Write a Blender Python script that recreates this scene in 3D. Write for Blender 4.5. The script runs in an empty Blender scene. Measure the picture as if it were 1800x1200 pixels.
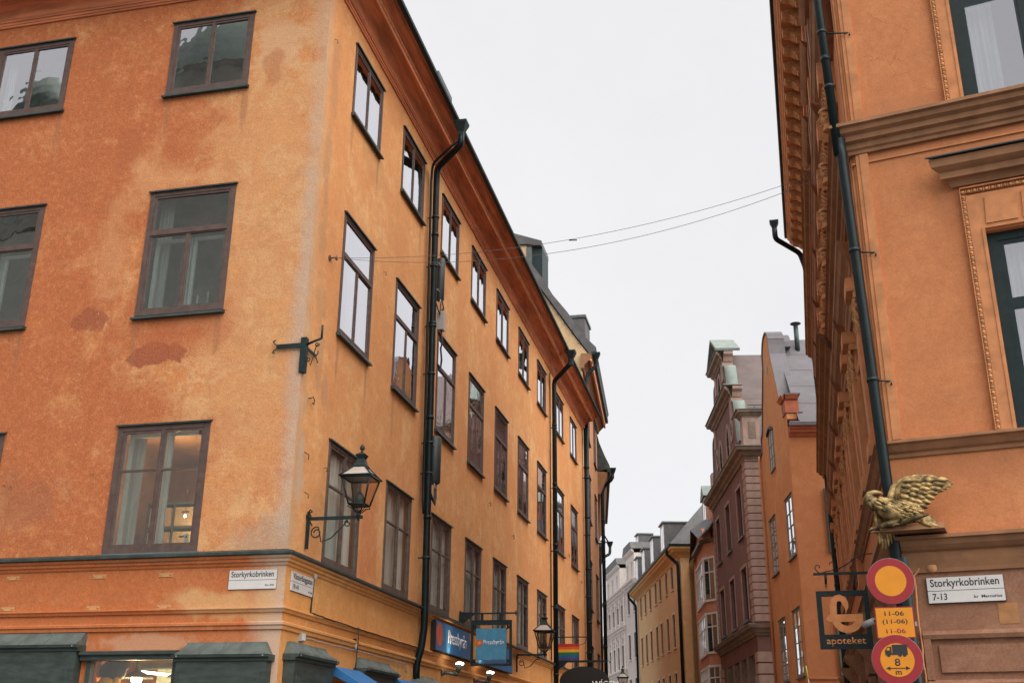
import bpy, math, random
from math import sin, cos, pi, radians
from mathutils import Vector, Matrix
random.seed(7)
scene = bpy.context.scene
col = scene.collection

# ------------------------------------------------------------------ camera
cam_d = bpy.data.cameras.new('camera'); cam = bpy.data.objects.new('camera', cam_d); col.objects.link(cam)
scene.camera = cam
cam_d.sensor_width = 36.0; cam_d.lens = 38.301; cam_d.clip_start = 0.1; cam_d.clip_end = 3000
PITCH, ROLL = radians(20.5235), radians(0.4756)
FW = Vector((0, cos(PITCH), sin(PITCH))); U0 = Vector((0, -sin(PITCH), cos(PITCH))); R0 = Vector((1, 0, 0))
RT = R0 * cos(ROLL) + U0 * sin(ROLL); UP = -R0 * sin(ROLL) + U0 * cos(ROLL)
mm = Matrix((( RT.x, UP.x, -FW.x, 0), (RT.y, UP.y, -FW.y, 0), (RT.z, UP.z, -FW.z, 1.65), (0, 0, 0, 1)))
cam.matrix_world = mm

# ------------------------------------------------------------------ sky, sun, exposure
SUN_AZ, SUN_EL = 129.0, 48.0         # compass azimuth measured from +Y towards +X
w = bpy.data.worlds.new('World'); scene.world = w; w.use_nodes = True
nt = w.node_tree; nt.nodes.clear()
wo = nt.nodes.new('ShaderNodeOutputWorld'); bg = nt.nodes.new('ShaderNodeBackground')
sky = nt.nodes.new('ShaderNodeTexSky'); sky.sky_type = 'NISHITA'; sky.sun_disc = False
sky.sun_elevation = radians(SUN_EL); sky.sun_rotation = radians(SUN_AZ)
mx = nt.nodes.new('ShaderNodeMix'); mx.data_type = 'RGBA'; mx.inputs[0].default_value = 0.965
SKYL = 2.32
wt = nt.nodes.new('ShaderNodeTexCoord'); wn = nt.nodes.new('ShaderNodeTexNoise'); wn.inputs['Scale'].default_value = 3.5; wn.inputs['Detail'].default_value = 9; wn.inputs['Roughness'].default_value = .62
nt.links.new(wt.outputs['Generated'], wn.inputs['Vector'])
cm = nt.nodes.new('ShaderNodeMix'); cm.data_type = 'RGBA'; nt.links.new(wn.outputs[0], cm.inputs[0])
cm.inputs[6].default_value = (.925 * SKYL, .915 * SKYL, .93 * SKYL, 1); cm.inputs[7].default_value = (1.08 * SKYL, 1.065 * SKYL, 1.06 * SKYL, 1)
nt.links.new(cm.outputs[2], mx.inputs[7])
nt.links.new(sky.outputs[0], mx.inputs[6]); nt.links.new(mx.outputs[2], bg.inputs[0])
bg.inputs[1].default_value = 0.10
nt.links.new(bg.outputs[0], wo.inputs[0])
sd = bpy.data.lights.new('sun', 'SUN'); sd.energy = 1.5; sd.angle = radians(90); sd.color = (1, .94, .84)
so = bpy.data.objects.new('sun', sd); col.objects.link(so)
dv = Vector((sin(radians(SUN_AZ)) * cos(radians(SUN_EL)), cos(radians(SUN_AZ)) * cos(radians(SUN_EL)), sin(radians(SUN_EL))))
so.rotation_euler = dv.to_track_quat('Z', 'Y').to_euler(); so.location = (0, -5, 40)
vs = scene.view_settings; scene.display_settings.display_device = 'sRGB'
vs.view_transform = 'Standard'; vs.look = 'None'; vs.gamma = 1.0; vs.use_curve_mapping = False
vs.exposure = 1.93
scene.render.engine = 'CYCLES'
scene.cycles.max_bounces = 8; scene.cycles.transparent_max_bounces = 16

# ------------------------------------------------------------------ materials
def N(nt, t, **kw):
    n = nt.nodes.new(t)
    for k, v in kw.items():
        if k.startswith('i_'): n.inputs[int(k[2:])].default_value = v
        else: setattr(n, k, v)
    return n
def c4(c): return (c[0], c[1], c[2], 1)
def newmat(name):
    m = bpy.data.materials.new(name); m.use_nodes = True; t = m.node_tree; t.nodes.clear()
    o = t.nodes.new('ShaderNodeOutputMaterial'); b = t.nodes.new('ShaderNodeBsdfPrincipled')
    t.links.new(b.outputs[0], o.inputs[0]); return m, t, b, o
def coords(t, scale=(1, 1, 1)):
    tc = N(t, 'ShaderNodeTexCoord'); mp = N(t, 'ShaderNodeMapping'); mp.inputs[3].default_value = scale
    t.links.new(tc.outputs['Object'], mp.inputs[0]); return mp.outputs[0]
def noise(t, vec, scale, detail=6, rough=.55, dist=0.0):
    n = N(t, 'ShaderNodeTexNoise'); n.inputs['Scale'].default_value = scale; n.inputs['Detail'].default_value = detail
    n.inputs['Roughness'].default_value = rough; n.inputs['Distortion'].default_value = dist
    t.links.new(vec, n.inputs['Vector']); return n.outputs[0]
def ramp(t, fac, a, b, ca=0.0, cb=1.0):
    r = N(t, 'ShaderNodeMapRange', interpolation_type='SMOOTHSTEP')
    r.inputs[1].default_value = a; r.inputs[2].default_value = b; r.inputs[3].default_value = ca; r.inputs[4].default_value = cb
    t.links.new(fac, r.inputs[0]); return r.outputs[0]
def mixc(t, fac, a, b, mode='MIX'):
    m = N(t, 'ShaderNodeMix', data_type='RGBA', blend_type=mode)
    if isinstance(fac, (int, float)): m.inputs[0].default_value = fac
    else: t.links.new(fac, m.inputs[0])
    for i, x in ((6, a), (7, b)):
        if isinstance(x, tuple): m.inputs[i].default_value = c4(x)
        else: t.links.new(x, m.inputs[i])
    return m.outputs[2]
def mth(t, op, a, b=None, clamp=False):
    m = N(t, 'ShaderNodeMath', operation=op, use_clamp=clamp)
    for i, x in ((0, a), (1, b)):
        if x is None: continue
        if isinstance(x, (int, float)): m.inputs[i].default_value = x
        else: t.links.new(x, m.inputs[i])
    return m.outputs[0]
def bump(t, b, h, strength, dist=.02):
    n = N(t, 'ShaderNodeBump'); n.inputs['Strength'].default_value = strength; n.inputs['Distance'].default_value = dist
    t.links.new(h, n.inputs['Height']); t.links.new(n.outputs[0], b.inputs['Normal'])

def simple(name, rgb, rough=.6, metal=0.0, var=.18, vs_=6.0, bmp=.15, bs=30.0, spec=.5, stretch=(1, 1, 1)):
    m, t, b, o = newmat(name)
    v = coords(t, stretch)
    n = noise(t, v, vs_, 6, .6, .3)
    f = ramp(t, n, .3, .7)
    c = mixc(t, f, tuple(x * (1 - var) for x in rgb), tuple(min(1, x * (1 + var)) for x in rgb))
    t.links.new(c, b.inputs['Base Color'])
    b.inputs['Roughness'].default_value = rough; b.inputs['Metallic'].default_value = metal
    b.inputs['Specular IOR Level'].default_value = spec
    if bmp: bump(t, b, noise(t, v, bs, 4), bmp, .006)
    return m

def plaster(name, deep, mid, pale, scale=.55, thr=(.4, .62), streak=.25, fleck=.0, corner=None, cornercol=(.40, .31, .25), cw=(.15, .4), blobs=(), bmp=.5, bias=None, grain=.10, wear=.35, crack=.35):
    """painted lime plaster: two tones laid over each other in patches, vertical weather streaks, fine grain"""
    m, t, b, o = newmat(name)
    v = coords(t)
    sx = N(t, 'ShaderNodeSeparateXYZ'); t.links.new(v, sx.inputs[0])
    n1 = noise(t, v, scale, 12, .64, .35)
    if bias:      # bias = (x0, x1, amount): paint more worn towards one end
        bf = ramp(t, sx.outputs[0], bias[0], bias[1], -bias[2], bias[2])
        n1 = mth(t, 'ADD', n1, bf)
    f1 = ramp(t, n1, thr[0], thr[1])
    n2 = noise(t, v, scale * 3.1, 12, .70, .5)
    f2 = ramp(t, n2, .48, .56)
    c = mixc(t, f1, deep, mid)
    c = mixc(t, mth(t, 'MULTIPLY', mth(t, 'MULTIPLY', f1, f2), .85), c, pale)
    n6 = noise(t, v, scale * 1.9, 12, .70, .35)
    c = mixc(t, mth(t, 'MULTIPLY', ramp(t, n6, .53, .64), wear * .6), c, tuple(.6 * x + .4 * y for x, y in zip(mid, pale)))
    c = mixc(t, mth(t, 'MULTIPLY', ramp(t, n6, .42, .37), wear * .7), c, tuple(x * .86 for x in deep))
    # tide marks where one coat ends
    td = mth(t, 'ABSOLUTE', mth(t, 'SUBTRACT', n2, .505)); c = mixc(t, mth(t, 'MULTIPLY', ramp(t, td, .012, .0), wear * .5), c, tuple(x * .80 for x in deep))
    n3 = noise(t, v, scale * 7, 10, .7, .4)
    c = mixc(t, ramp(t, n3, .35, .72, 0, .45), c, tuple(x * .72 for x in deep))
    n8 = noise(t, v, 11, 6, .75, .2); c = mixc(t, ramp(t, n8, .42, .68, 0, .30 * (.4 + wear)), c, tuple(x * .66 for x in deep)); c = mixc(t, ramp(t, n8, .50, .30, 0, .22 * (.4 + wear)), c, pale)
    vo = N(t, 'ShaderNodeTexVoronoi', feature='DISTANCE_TO_EDGE'); vo.inputs['Scale'].default_value = .75
    wv = N(t, 'ShaderNodeVectorMath', operation='ADD'); nv = N(t, 'ShaderNodeTexNoise'); nv.inputs['Scale'].default_value = 1.7; nv.inputs['Detail'].default_value = 8; t.links.new(v, nv.inputs['Vector'])
    t.links.new(v, wv.inputs[0]); t.links.new(nv.outputs[1], wv.inputs[1]); t.links.new(wv.outputs[0], vo.inputs['Vector'])
    crk = mth(t, 'MULTIPLY', ramp(t, vo.outputs[0], .006, .001), ramp(t, noise(t, v, .9, 3), .5, .6)); c = mixc(t, mth(t, 'MULTIPLY', crk, crack), c, tuple(x * .45 for x in deep))
    # vertical streaks
    vs2 = coords(t, (2.2, 2.2, .22)); s = noise(t, vs2, 1.4, 7, .6, .4)
    c = mixc(t, ramp(t, s, .5, .75, 0, streak), c, tuple(x * .78 for x in deep))
    warp = noise(t, v, 2.6, 6, .6, .5)
    if corner:
        e = mth(t, 'ADD', mth(t, 'ABSOLUTE', sx.outputs[0]), mth(t, 'MULTIPLY', mth(t, 'SUBTRACT', warp, .5), .55))
        c = mixc(t, ramp(t, e, cw[0], cw[1], corner, 0), c, cornercol)
    for (bx, bz, rx, rz, colr, st, soft) in blobs:
        dx = mth(t, 'MULTIPLY', mth(t, 'SUBTRACT', sx.outputs[0], bx), 1 / rx)
        dz = mth(t, 'MULTIPLY', mth(t, 'SUBTRACT', sx.outputs[2], bz), 1 / rz)
        d = mth(t, 'SQRT', mth(t, 'ADD', mth(t, 'MULTIPLY', dx, dx), mth(t, 'MULTIPLY', dz, dz)))
        d = mth(t, 'ADD', d, mth(t, 'MULTIPLY', mth(t, 'SUBTRACT', warp, .5), 2.6))
        c = mixc(t, ramp(t, d, 1 - soft, 1 + soft, st, 0), c, colr)
    if fleck:
        n4 = noise(t, v, 9, 5, .7, .3); n5 = noise(t, v, 1.1, 3, .5)
        k = mth(t, 'MULTIPLY', ramp(t, n4, .64, .69), ramp(t, n5, .5, .6))
        c = mixc(t, mth(t, 'MULTIPLY', k, fleck), c, (.62, .46, .34))
    g = noise(t, v, 38, 3, .8)
    c = mixc(t, ramp(t, g, .3, .7, 0, 1), mixc(t, grain, c, (0, 0, 0)), mixc(t, grain * .55, c, (1, .8, .6)))
    t.links.new(c, b.inputs['Base Color'])
    b.inputs['Roughness'].default_value = .92; b.inputs['Specular IOR Level'].default_value = .25
    h = mth(t, 'ADD', mth(t, 'MULTIPLY', n1, .8), mth(t, 'ADD', mth(t, 'MULTIPLY', n3, .6), mth(t, 'MULTIPLY', g, .18)))
    bump(t, b, h, bmp, .035)
    return m

def glass(name, tint=(.75, .85, .85), base=None, wav=.05, spow=2.0, ior=1.52):
    """window glass: two reflecting surfaces over a clear (or, far off, dark) pane, slightly wavy"""
    m = bpy.data.materials.new(name); m.use_nodes = True; t = m.node_tree; t.nodes.clear()
    o = t.nodes.new('ShaderNodeOutputMaterial')
    fr = N(t, 'ShaderNodeFresnel'); fr.inputs[0].default_value = ior
    f = mth(t, 'SUBTRACT', 1.0, mth(t, 'POWER', mth(t, 'SUBTRACT', 1.0, fr.outputs[0]), spow))
    geo = N(t, 'ShaderNodeNewGeometry'); f = mth(t, 'MULTIPLY', f, mth(t, 'SUBTRACT', 1.0, geo.outputs['Backfacing']))   # reflect once, at the outer face
    gl = N(t, 'ShaderNodeBsdfGlossy'); gl.inputs['Roughness'].default_value = .012
    gl.inputs['Color'].default_value = (.97, .96, 1, 1)
    tr = N(t, 'ShaderNodeBsdfTransparent') if base is None else N(t, 'ShaderNodeBsdfDiffuse')
    tr.inputs[0].default_value = c4(tint if base is None else base)
    mxs = N(t, 'ShaderNodeMixShader'); t.links.new(f, mxs.inputs[0]); t.links.new(tr.outputs[0], mxs.inputs[1]); t.links.new(gl.outputs[0], mxs.inputs[2])
    nb = N(t, 'ShaderNodeBump'); nb.inputs['Strength'].default_value = wav; nb.inputs['Distance'].default_value = .05
    t.links.new(noise(t, coords(t), 2.2, 2), nb.inputs['Height'])
    t.links.new(nb.outputs[0], gl.inputs['Normal'])
    t.links.new(mxs.outputs[0], o.inputs[0]); return m

def emis(name, rgb, s):
    m = bpy.data.materials.new(name); m.use_nodes = True; t = m.node_tree; t.nodes.clear()
    o = t.nodes.new('ShaderNodeOutputMaterial'); e = N(t, 'ShaderNodeEmission'); e.inputs[0].default_value = c4(rgb); e.inputs[1].default_value = s
    t.links.new(e.outputs[0], o.inputs[0]); return m

OR_D, OR_M, OR_P = (.49, .130, .036), (.66, .235, .070), (.70, .37, .17)
M = {}
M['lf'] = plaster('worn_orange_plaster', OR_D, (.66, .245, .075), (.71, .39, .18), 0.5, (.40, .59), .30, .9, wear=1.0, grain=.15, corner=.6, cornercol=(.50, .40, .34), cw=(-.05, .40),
    bias=(-3.2, -.3, .13), bmp=.75,
    blobs=[(-.75, 9.0, 1.1, 5.2, (.64, .34, .15), .55, .6), (-2.35, 7.12, .45, .17, (.31, .070, .026), .92, .10), (-3.55, 7.78, .32, .2, (.32, .074, .027), .92, .10),
           (-3.35, 10.7, .26, .4, (.40, .10, .033), .65, .25), (-2.4, 10.4, .30, .45, (.44, .115, .035), .45, .3), (-2.9, 10.15, .30, .45, (.70, .37, .17), .42, .6), (-3.35, 8.9, .24, .8, (.70, .37, .17), .35, .7), (-2.1, 10.05, .5, .12, (.70, .37, .17), .35, .6),
           (-.8, 12.35, .4, .5, (.64, .40, .24), .55, .4), (-.9, 11.9, .16, .34, (.42, .14, .05), .6, .3), (-.3, 4.3, .5, .3, (.38, .29, .23), .5, .6),
           (-2.0, 7.55, 1.0, .35, (.42, .10, .03), .5, .4), (-4.3, 4.95, .7, .35, (.30, .10, .05), .5, .5), (-2.75, 7.35, .05, .40, (.30, .11, .05), .5, .5), (-1.40, 7.45, .05, .32, (.30, .11, .05), .45, .5), (-2.72, 11.25, .05, .38, (.32, .12, .05), .5, .5), (-1.36, 11.2, .06, .42, (.30, .11, .05), .5, .5), (-4.75, 7.4, .05, .4, (.30, .11, .05), .5, .5), (-4.72, 11.2, .05, .4, (.30, .11, .05), .45, .5), (-.08, 7.6, .12, 2.8, (.44, .37, .33), .4, .7)])
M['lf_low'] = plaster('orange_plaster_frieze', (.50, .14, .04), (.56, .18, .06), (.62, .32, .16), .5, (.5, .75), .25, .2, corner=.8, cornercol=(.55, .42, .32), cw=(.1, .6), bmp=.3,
    blobs=[(-.9, 3.45, .7, .2, (.60, .34, .15), .8, .4), (-2.0, 2.95, .7, .12, (.52, .28, .17), .75, .3)])
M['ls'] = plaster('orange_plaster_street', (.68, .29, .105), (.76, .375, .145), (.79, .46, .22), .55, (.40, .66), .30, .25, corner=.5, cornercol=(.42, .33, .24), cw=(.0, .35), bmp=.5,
    blobs=[(.42, 11.9, .17, .8, (.42, .21, .10), .6, .5), (.36, 10.3, .13, .7, (.40, .22, .11), .6, .5), (.40, 9.0, .15, .6, (.40, .22, .11), .55, .5), (.50, 8.0, .2, .3, (.42, .24, .13), .45, .5), (.62, 7.1, .16, .5, (.40, .22, .12), .5, .35), (.9, 6.7, .12, .3, (.38, .20, .11), .5, .3), (2.6, 11.3, .5, .35, (.52, .24, .09), .5, .4), (.25, 5.2, .10, .5, (.50, .36, .26), .7, .3), (1.3, 7.35, .05, .4, (.34, .16, .07), .5, .5), (2.62, 7.35, .05, .35, (.34, .16, .07), .5, .5), (1.3, 11.3, .05, .4, (.34, .16, .07), .5, .5), (2.62, 11.25, .05, .4, (.34, .16, .07), .5, .5), (4.1, 7.3, .06, .5, (.34, .16, .07), .4, .5), (5.3, 11.3, .06, .4, (.34, .16, .07), .4, .5), (3.2, 4.8, .4, .7, (.50, .12, .03), .5, .5)])
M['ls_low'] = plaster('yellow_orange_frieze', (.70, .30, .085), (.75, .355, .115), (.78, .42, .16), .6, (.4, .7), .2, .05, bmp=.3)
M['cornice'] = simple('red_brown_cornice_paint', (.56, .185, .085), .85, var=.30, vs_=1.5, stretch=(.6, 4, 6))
M['cornice_pale'] = simple('orange_cornice_bead_paint', (.70, .32, .17), .8, var=.15)  # lighter orange than the rest of the cornice
M['frame'] = simple('brown_window_paint', (.090, .056, .049), .62, var=.2, vs_=9)
M['frame2'] = simple('grey_brown_window_paint', (.105, .072, .06), .65, var=.25, vs_=9)
M['iron'] = simple('black_green_ironwork', (.007, .020, .022), .5, var=.35, vs_=14, bmp=.25, spec=.35)
M['sheet'] = simple('dark_sheet_metal', (.035, .055, .055), .5, metal=.3, var=.35, vs_=5)
M['lead'] = simple('grey_sheet_metal', (.10, .115, .115), .5, metal=.3, var=.2, vs_=4)
M['pipe'] = simple('black_green_downpipe_paint', (.0045, .012, .014), .42, var=.3, vs_=4, bmp=.1, spec=.22)
M['glass'] = glass('window_glass', spow=5.0, ior=1.9, tint=(.86, .92, .91))
M['glass_low'] = glass('curtained_window_glass', spow=1.0, ior=1.42, tint=(.93, .95, .94))
M['glass_dark'] = glass('dark_street_glass', base=(.016, .021, .021), spow=.7, ior=1.35)
M['glass_far'] = glass('dark_window_glass', base=(.025, .033, .033), spow=4.0)
M['glass_sky'] = glass('painted_sky_far_glass', base=(.42, .42, .43), spow=6.0)  # pale base puts the white sky reflection into the pane colour
M['room'] = simple('dim_room_wall', (.21, .26, .235), .9, var=.3, vs_=.8)
M['room_warm'] = simple('warm_room_wall', (.42, .22, .10), .9, var=.3, vs_=.9)
M['white'] = simple('white_inner_sash_paint', (.62, .62, .60), .6, var=.08)
M['curtain'] = simple('pale_curtain_cloth', (.47, .44, .41), .9, var=.2, vs_=3, stretch=(5, 1, .4))
M['net'] = simple('grey_net_curtain', (.40, .38, .37), .9, var=.15, vs_=3, stretch=(5, 1, .4))
M['shop'] = simple('dark_green_grey_timber', (.036, .050, .046), .55, var=.3, vs_=5, stretch=(1, 1, 3))
M['shop_cap'] = simple('grey_green_timber_cap', (.085, .105, .098), .55, var=.25, vs_=5)
M['wire'] = simple('dull_wire', (.10, .10, .10), .5, bmp=0)
M['sign_white'] = simple('white_enamel', (.62, .60, .60), .35, var=.04, bmp=0)
M['ink'] = simple('black_lettering', (.012, .014, .016), .5, var=.05, bmp=0)
M['blue'] = simple('blue_sign_face', (.035, .145, .33), .45, var=.12, vs_=8, bmp=.05)
M['blue2'] = simple('light_blue_sign_face', (.06, .24, .40), .45, var=.12, vs_=10, bmp=.05)
M['awning'] = simple('blue_awning_cloth', (.02, .13, .33), .8, var=.15, vs_=4)
M['red'] = simple('red_sign_paint', (.27, .010, .016), .4, var=.1, bmp=0)
M['orange_disc'] = simple('orange_red_disc', (.55, .10, .04), .45, var=.15, bmp=0)
M['yellow'] = simple('amber_sign_face', (.62, .225, .004), .4, var=.05, bmp=0)
M['yel_strip'] = simple('yellow_sign_strip', (.70, .30, .02), .45, var=.05, bmp=0)
M['letter_white'] = simple('white_lettering', (.72, .72, .74), .45, var=.03, bmp=0)
M['wood_orange'] = simple('orange_emblem_paint', (.78, .30, .10), .5, var=.12, vs_=12)
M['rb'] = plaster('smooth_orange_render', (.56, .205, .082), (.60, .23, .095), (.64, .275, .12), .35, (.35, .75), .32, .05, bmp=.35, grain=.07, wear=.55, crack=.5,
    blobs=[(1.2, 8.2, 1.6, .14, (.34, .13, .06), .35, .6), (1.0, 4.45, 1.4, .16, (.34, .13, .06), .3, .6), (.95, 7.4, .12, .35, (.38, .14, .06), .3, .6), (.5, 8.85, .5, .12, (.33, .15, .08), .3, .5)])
M['rb_trim'] = simple('orange_brown_moulding_paint', (.52, .215, .09), .85, var=.18, vs_=4)
M['rb_trim_d'] = simple('ochre_brown_moulding_paint', (.27, .13, .064), .85, var=.2, vs_=3)
M['rb_orn'] = simple('ochre_stucco_ornament', (.50, .25, .11), .85, var=.3, vs_=10, bmp=.4)
M['rb_base'] = plaster('brown_pink_base_render', (.27, .125, .075), (.31, .145, .088), (.36, .19, .12), .8, (.35, .7), .15, .1, bmp=.4, grain=.08)
M['rframe'] = simple('dark_teal_window_paint', (.010, .022, .026), .5, var=.2, spec=.25)
M['gold'] = simple('gilded_metal', (.33, .23, .10), .56, metal=.5, var=.75, vs_=14, bmp=.5, bs=26)
M['gold_dark'] = simple('tarnished_gilding', (.09, .065, .025), .5, metal=.6, var=.6, vs_=14, bmp=.5, bs=26)
M['steel'] = simple('galvanised_steel', (.32, .34, .36), .45, metal=.5, var=.15)
M['antenna'] = simple('dark_grey_plastic', (.028, .038, .042), .5, var=.1, bmp=.05)
M['box_grey'] = simple('grey_plastic_box', (.36, .34, .33), .6, var=.05, bmp=0)
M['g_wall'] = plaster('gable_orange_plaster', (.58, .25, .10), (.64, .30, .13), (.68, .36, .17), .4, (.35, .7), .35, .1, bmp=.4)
M['g_side'] = plaster('gable_shaded_side_plaster', (.40, .145, .055), (.44, .165, .062), (.48, .20, .08), .4, (.35, .7), .2, .0, bmp=.4)  # front plaster darkened: the side wall's shade is put into the colour
M['g_trim'] = simple('red_brown_trim_paint', (.36, .11, .055), .8, var=.15)
M['g_frame'] = simple('grey_green_window_paint', (.20, .21, .19), .6, var=.1)
M['roof_grey'] = simple('lilac_grey_roof_sheet', (.125, .118, .135), .7, metal=.0, var=.14, vs_=1.3)
M['roof_dark'] = simple('dark_grey_roof_sheet', (.085, .083, .088), .6, metal=.1, var=.25, vs_=2)
M['roof_brown'] = simple('brown_grey_roof_sheet', (.115, .085, .084), .75, metal=.0, var=.15, vs_=1.2)
M['br_wall'] = plaster('brown_red_plaster', (.19, .095, .088), (.22, .12, .11), (.26, .155, .14), .5, (.35, .7), .3, .2, bmp=.4)
M['br_stone'] = simple('pinkish_grey_stone', (.38, .26, .22), .85, var=.16, vs_=2)
M['br_corn'] = simple('grey_brown_cornice_stone', (.22, .165, .125), .85, var=.25, vs_=2)
M['copper'] = simple('pale_green_copper', (.20, .24, .225), .85, var=.15, vs_=3)
M['pk_wall'] = plaster('pink_orange_plaster', (.56, .25, .16), (.60, .28, .18), (.64, .35, .25), .5, (.35, .7), .2, .1, bmp=.3)
M['ye_wall'] = plaster('pale_yellow_plaster', (.68, .42, .20), (.72, .46, .225), (.74, .50, .28), .4, (.35, .7), .25, .1, bmp=.3)
M['ye_trim'] = simple('pale_yellow_trim', (.70, .53, .36), .85, var=.1)
M['ye_corn'] = simple('yellow_cornice_plaster', (.66, .38, .15), .85, var=.1)
M['wh_wall'] = plaster('pale_pink_grey_plaster', (.68, .60, .57), (.72, .65, .62), (.76, .70, .68), .5, (.35, .7), .3, .1, bmp=.3)
M['wh_trim'] = simple('pale_stucco_trim', (.74, .67, .64), .85, var=.12)
M['pe_wall'] = plaster('peach_plaster', (.56, .24, .11), (.60, .29, .14), (.62, .34, .18), .5, (.35, .7), .3, .1, bmp=.3)
M['cream'] = plaster('cream_gable_plaster', (.62, .43, .24), (.66, .49, .29), (.68, .53, .35), .7, (.35, .7), .2, .1, bmp=.3)
M['br_soffit'] = simple('brown_soffit_paint', (.27, .13, .062), .85, var=.15)
M['lamp_glass'] = glass('smoky_lantern_glass', tint=(.80, .76, .68), wav=.02)
M['lamp_frost'] = simple('frosted_lantern_roof', (.42, .36, .33), .35, var=.1, bmp=0)
M['bulb'] = emis('lit_bulb', (1, .72, .42), 30)
M['spot_lit'] = emis('lit_spot_lens', (1, .9, .75), 9)
M['tube_lit'] = emis('lit_tube', (1, .72, .42), 7)
M['toy_blue'] = simple('navy_plush', (.012, .022, .045), .95, var=.3)
M['toy_yel'] = simple('yellow_plush', (.42, .28, .02), .95, var=.2)
M['card'] = simple('brown_storage_box_card', (.26, .19, .11), .85, var=.1)
M['street'] = simple('worn_street_paving', (.10, .095, .09), .8, var=.25, vs_=1.2, bmp=.4)
M['grey_far'] = plaster('grey_beige_plaster', (.34, .36, .32), (.38, .40, .35), (.42, .44, .40), .4)
M['dark_far'] = simple('dark_green_slate', (.15, .19, .165), .6, var=.2)
M['net_dark'] = simple('dark_mesh_sheeting', (.045, .055, .055), .9, var=.5, vs_=3)
M['green_shutter'] = simple('grey_green_shutter', (.07, .10, .08), .7, var=.15)
for i, c in enumerate([(.42, .03, .03), (.70, .11, .02), (.78, .42, .04), (.02, .17, .06), (.01, .12, .30), (.08, .06, .20)]):
    M['fl%d' % i] = simple('flag_stripe_cloth_%s' % ['red', 'orange', 'yellow', 'green', 'blue', 'violet'][i], c, .85, var=.06, bmp=0)

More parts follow.
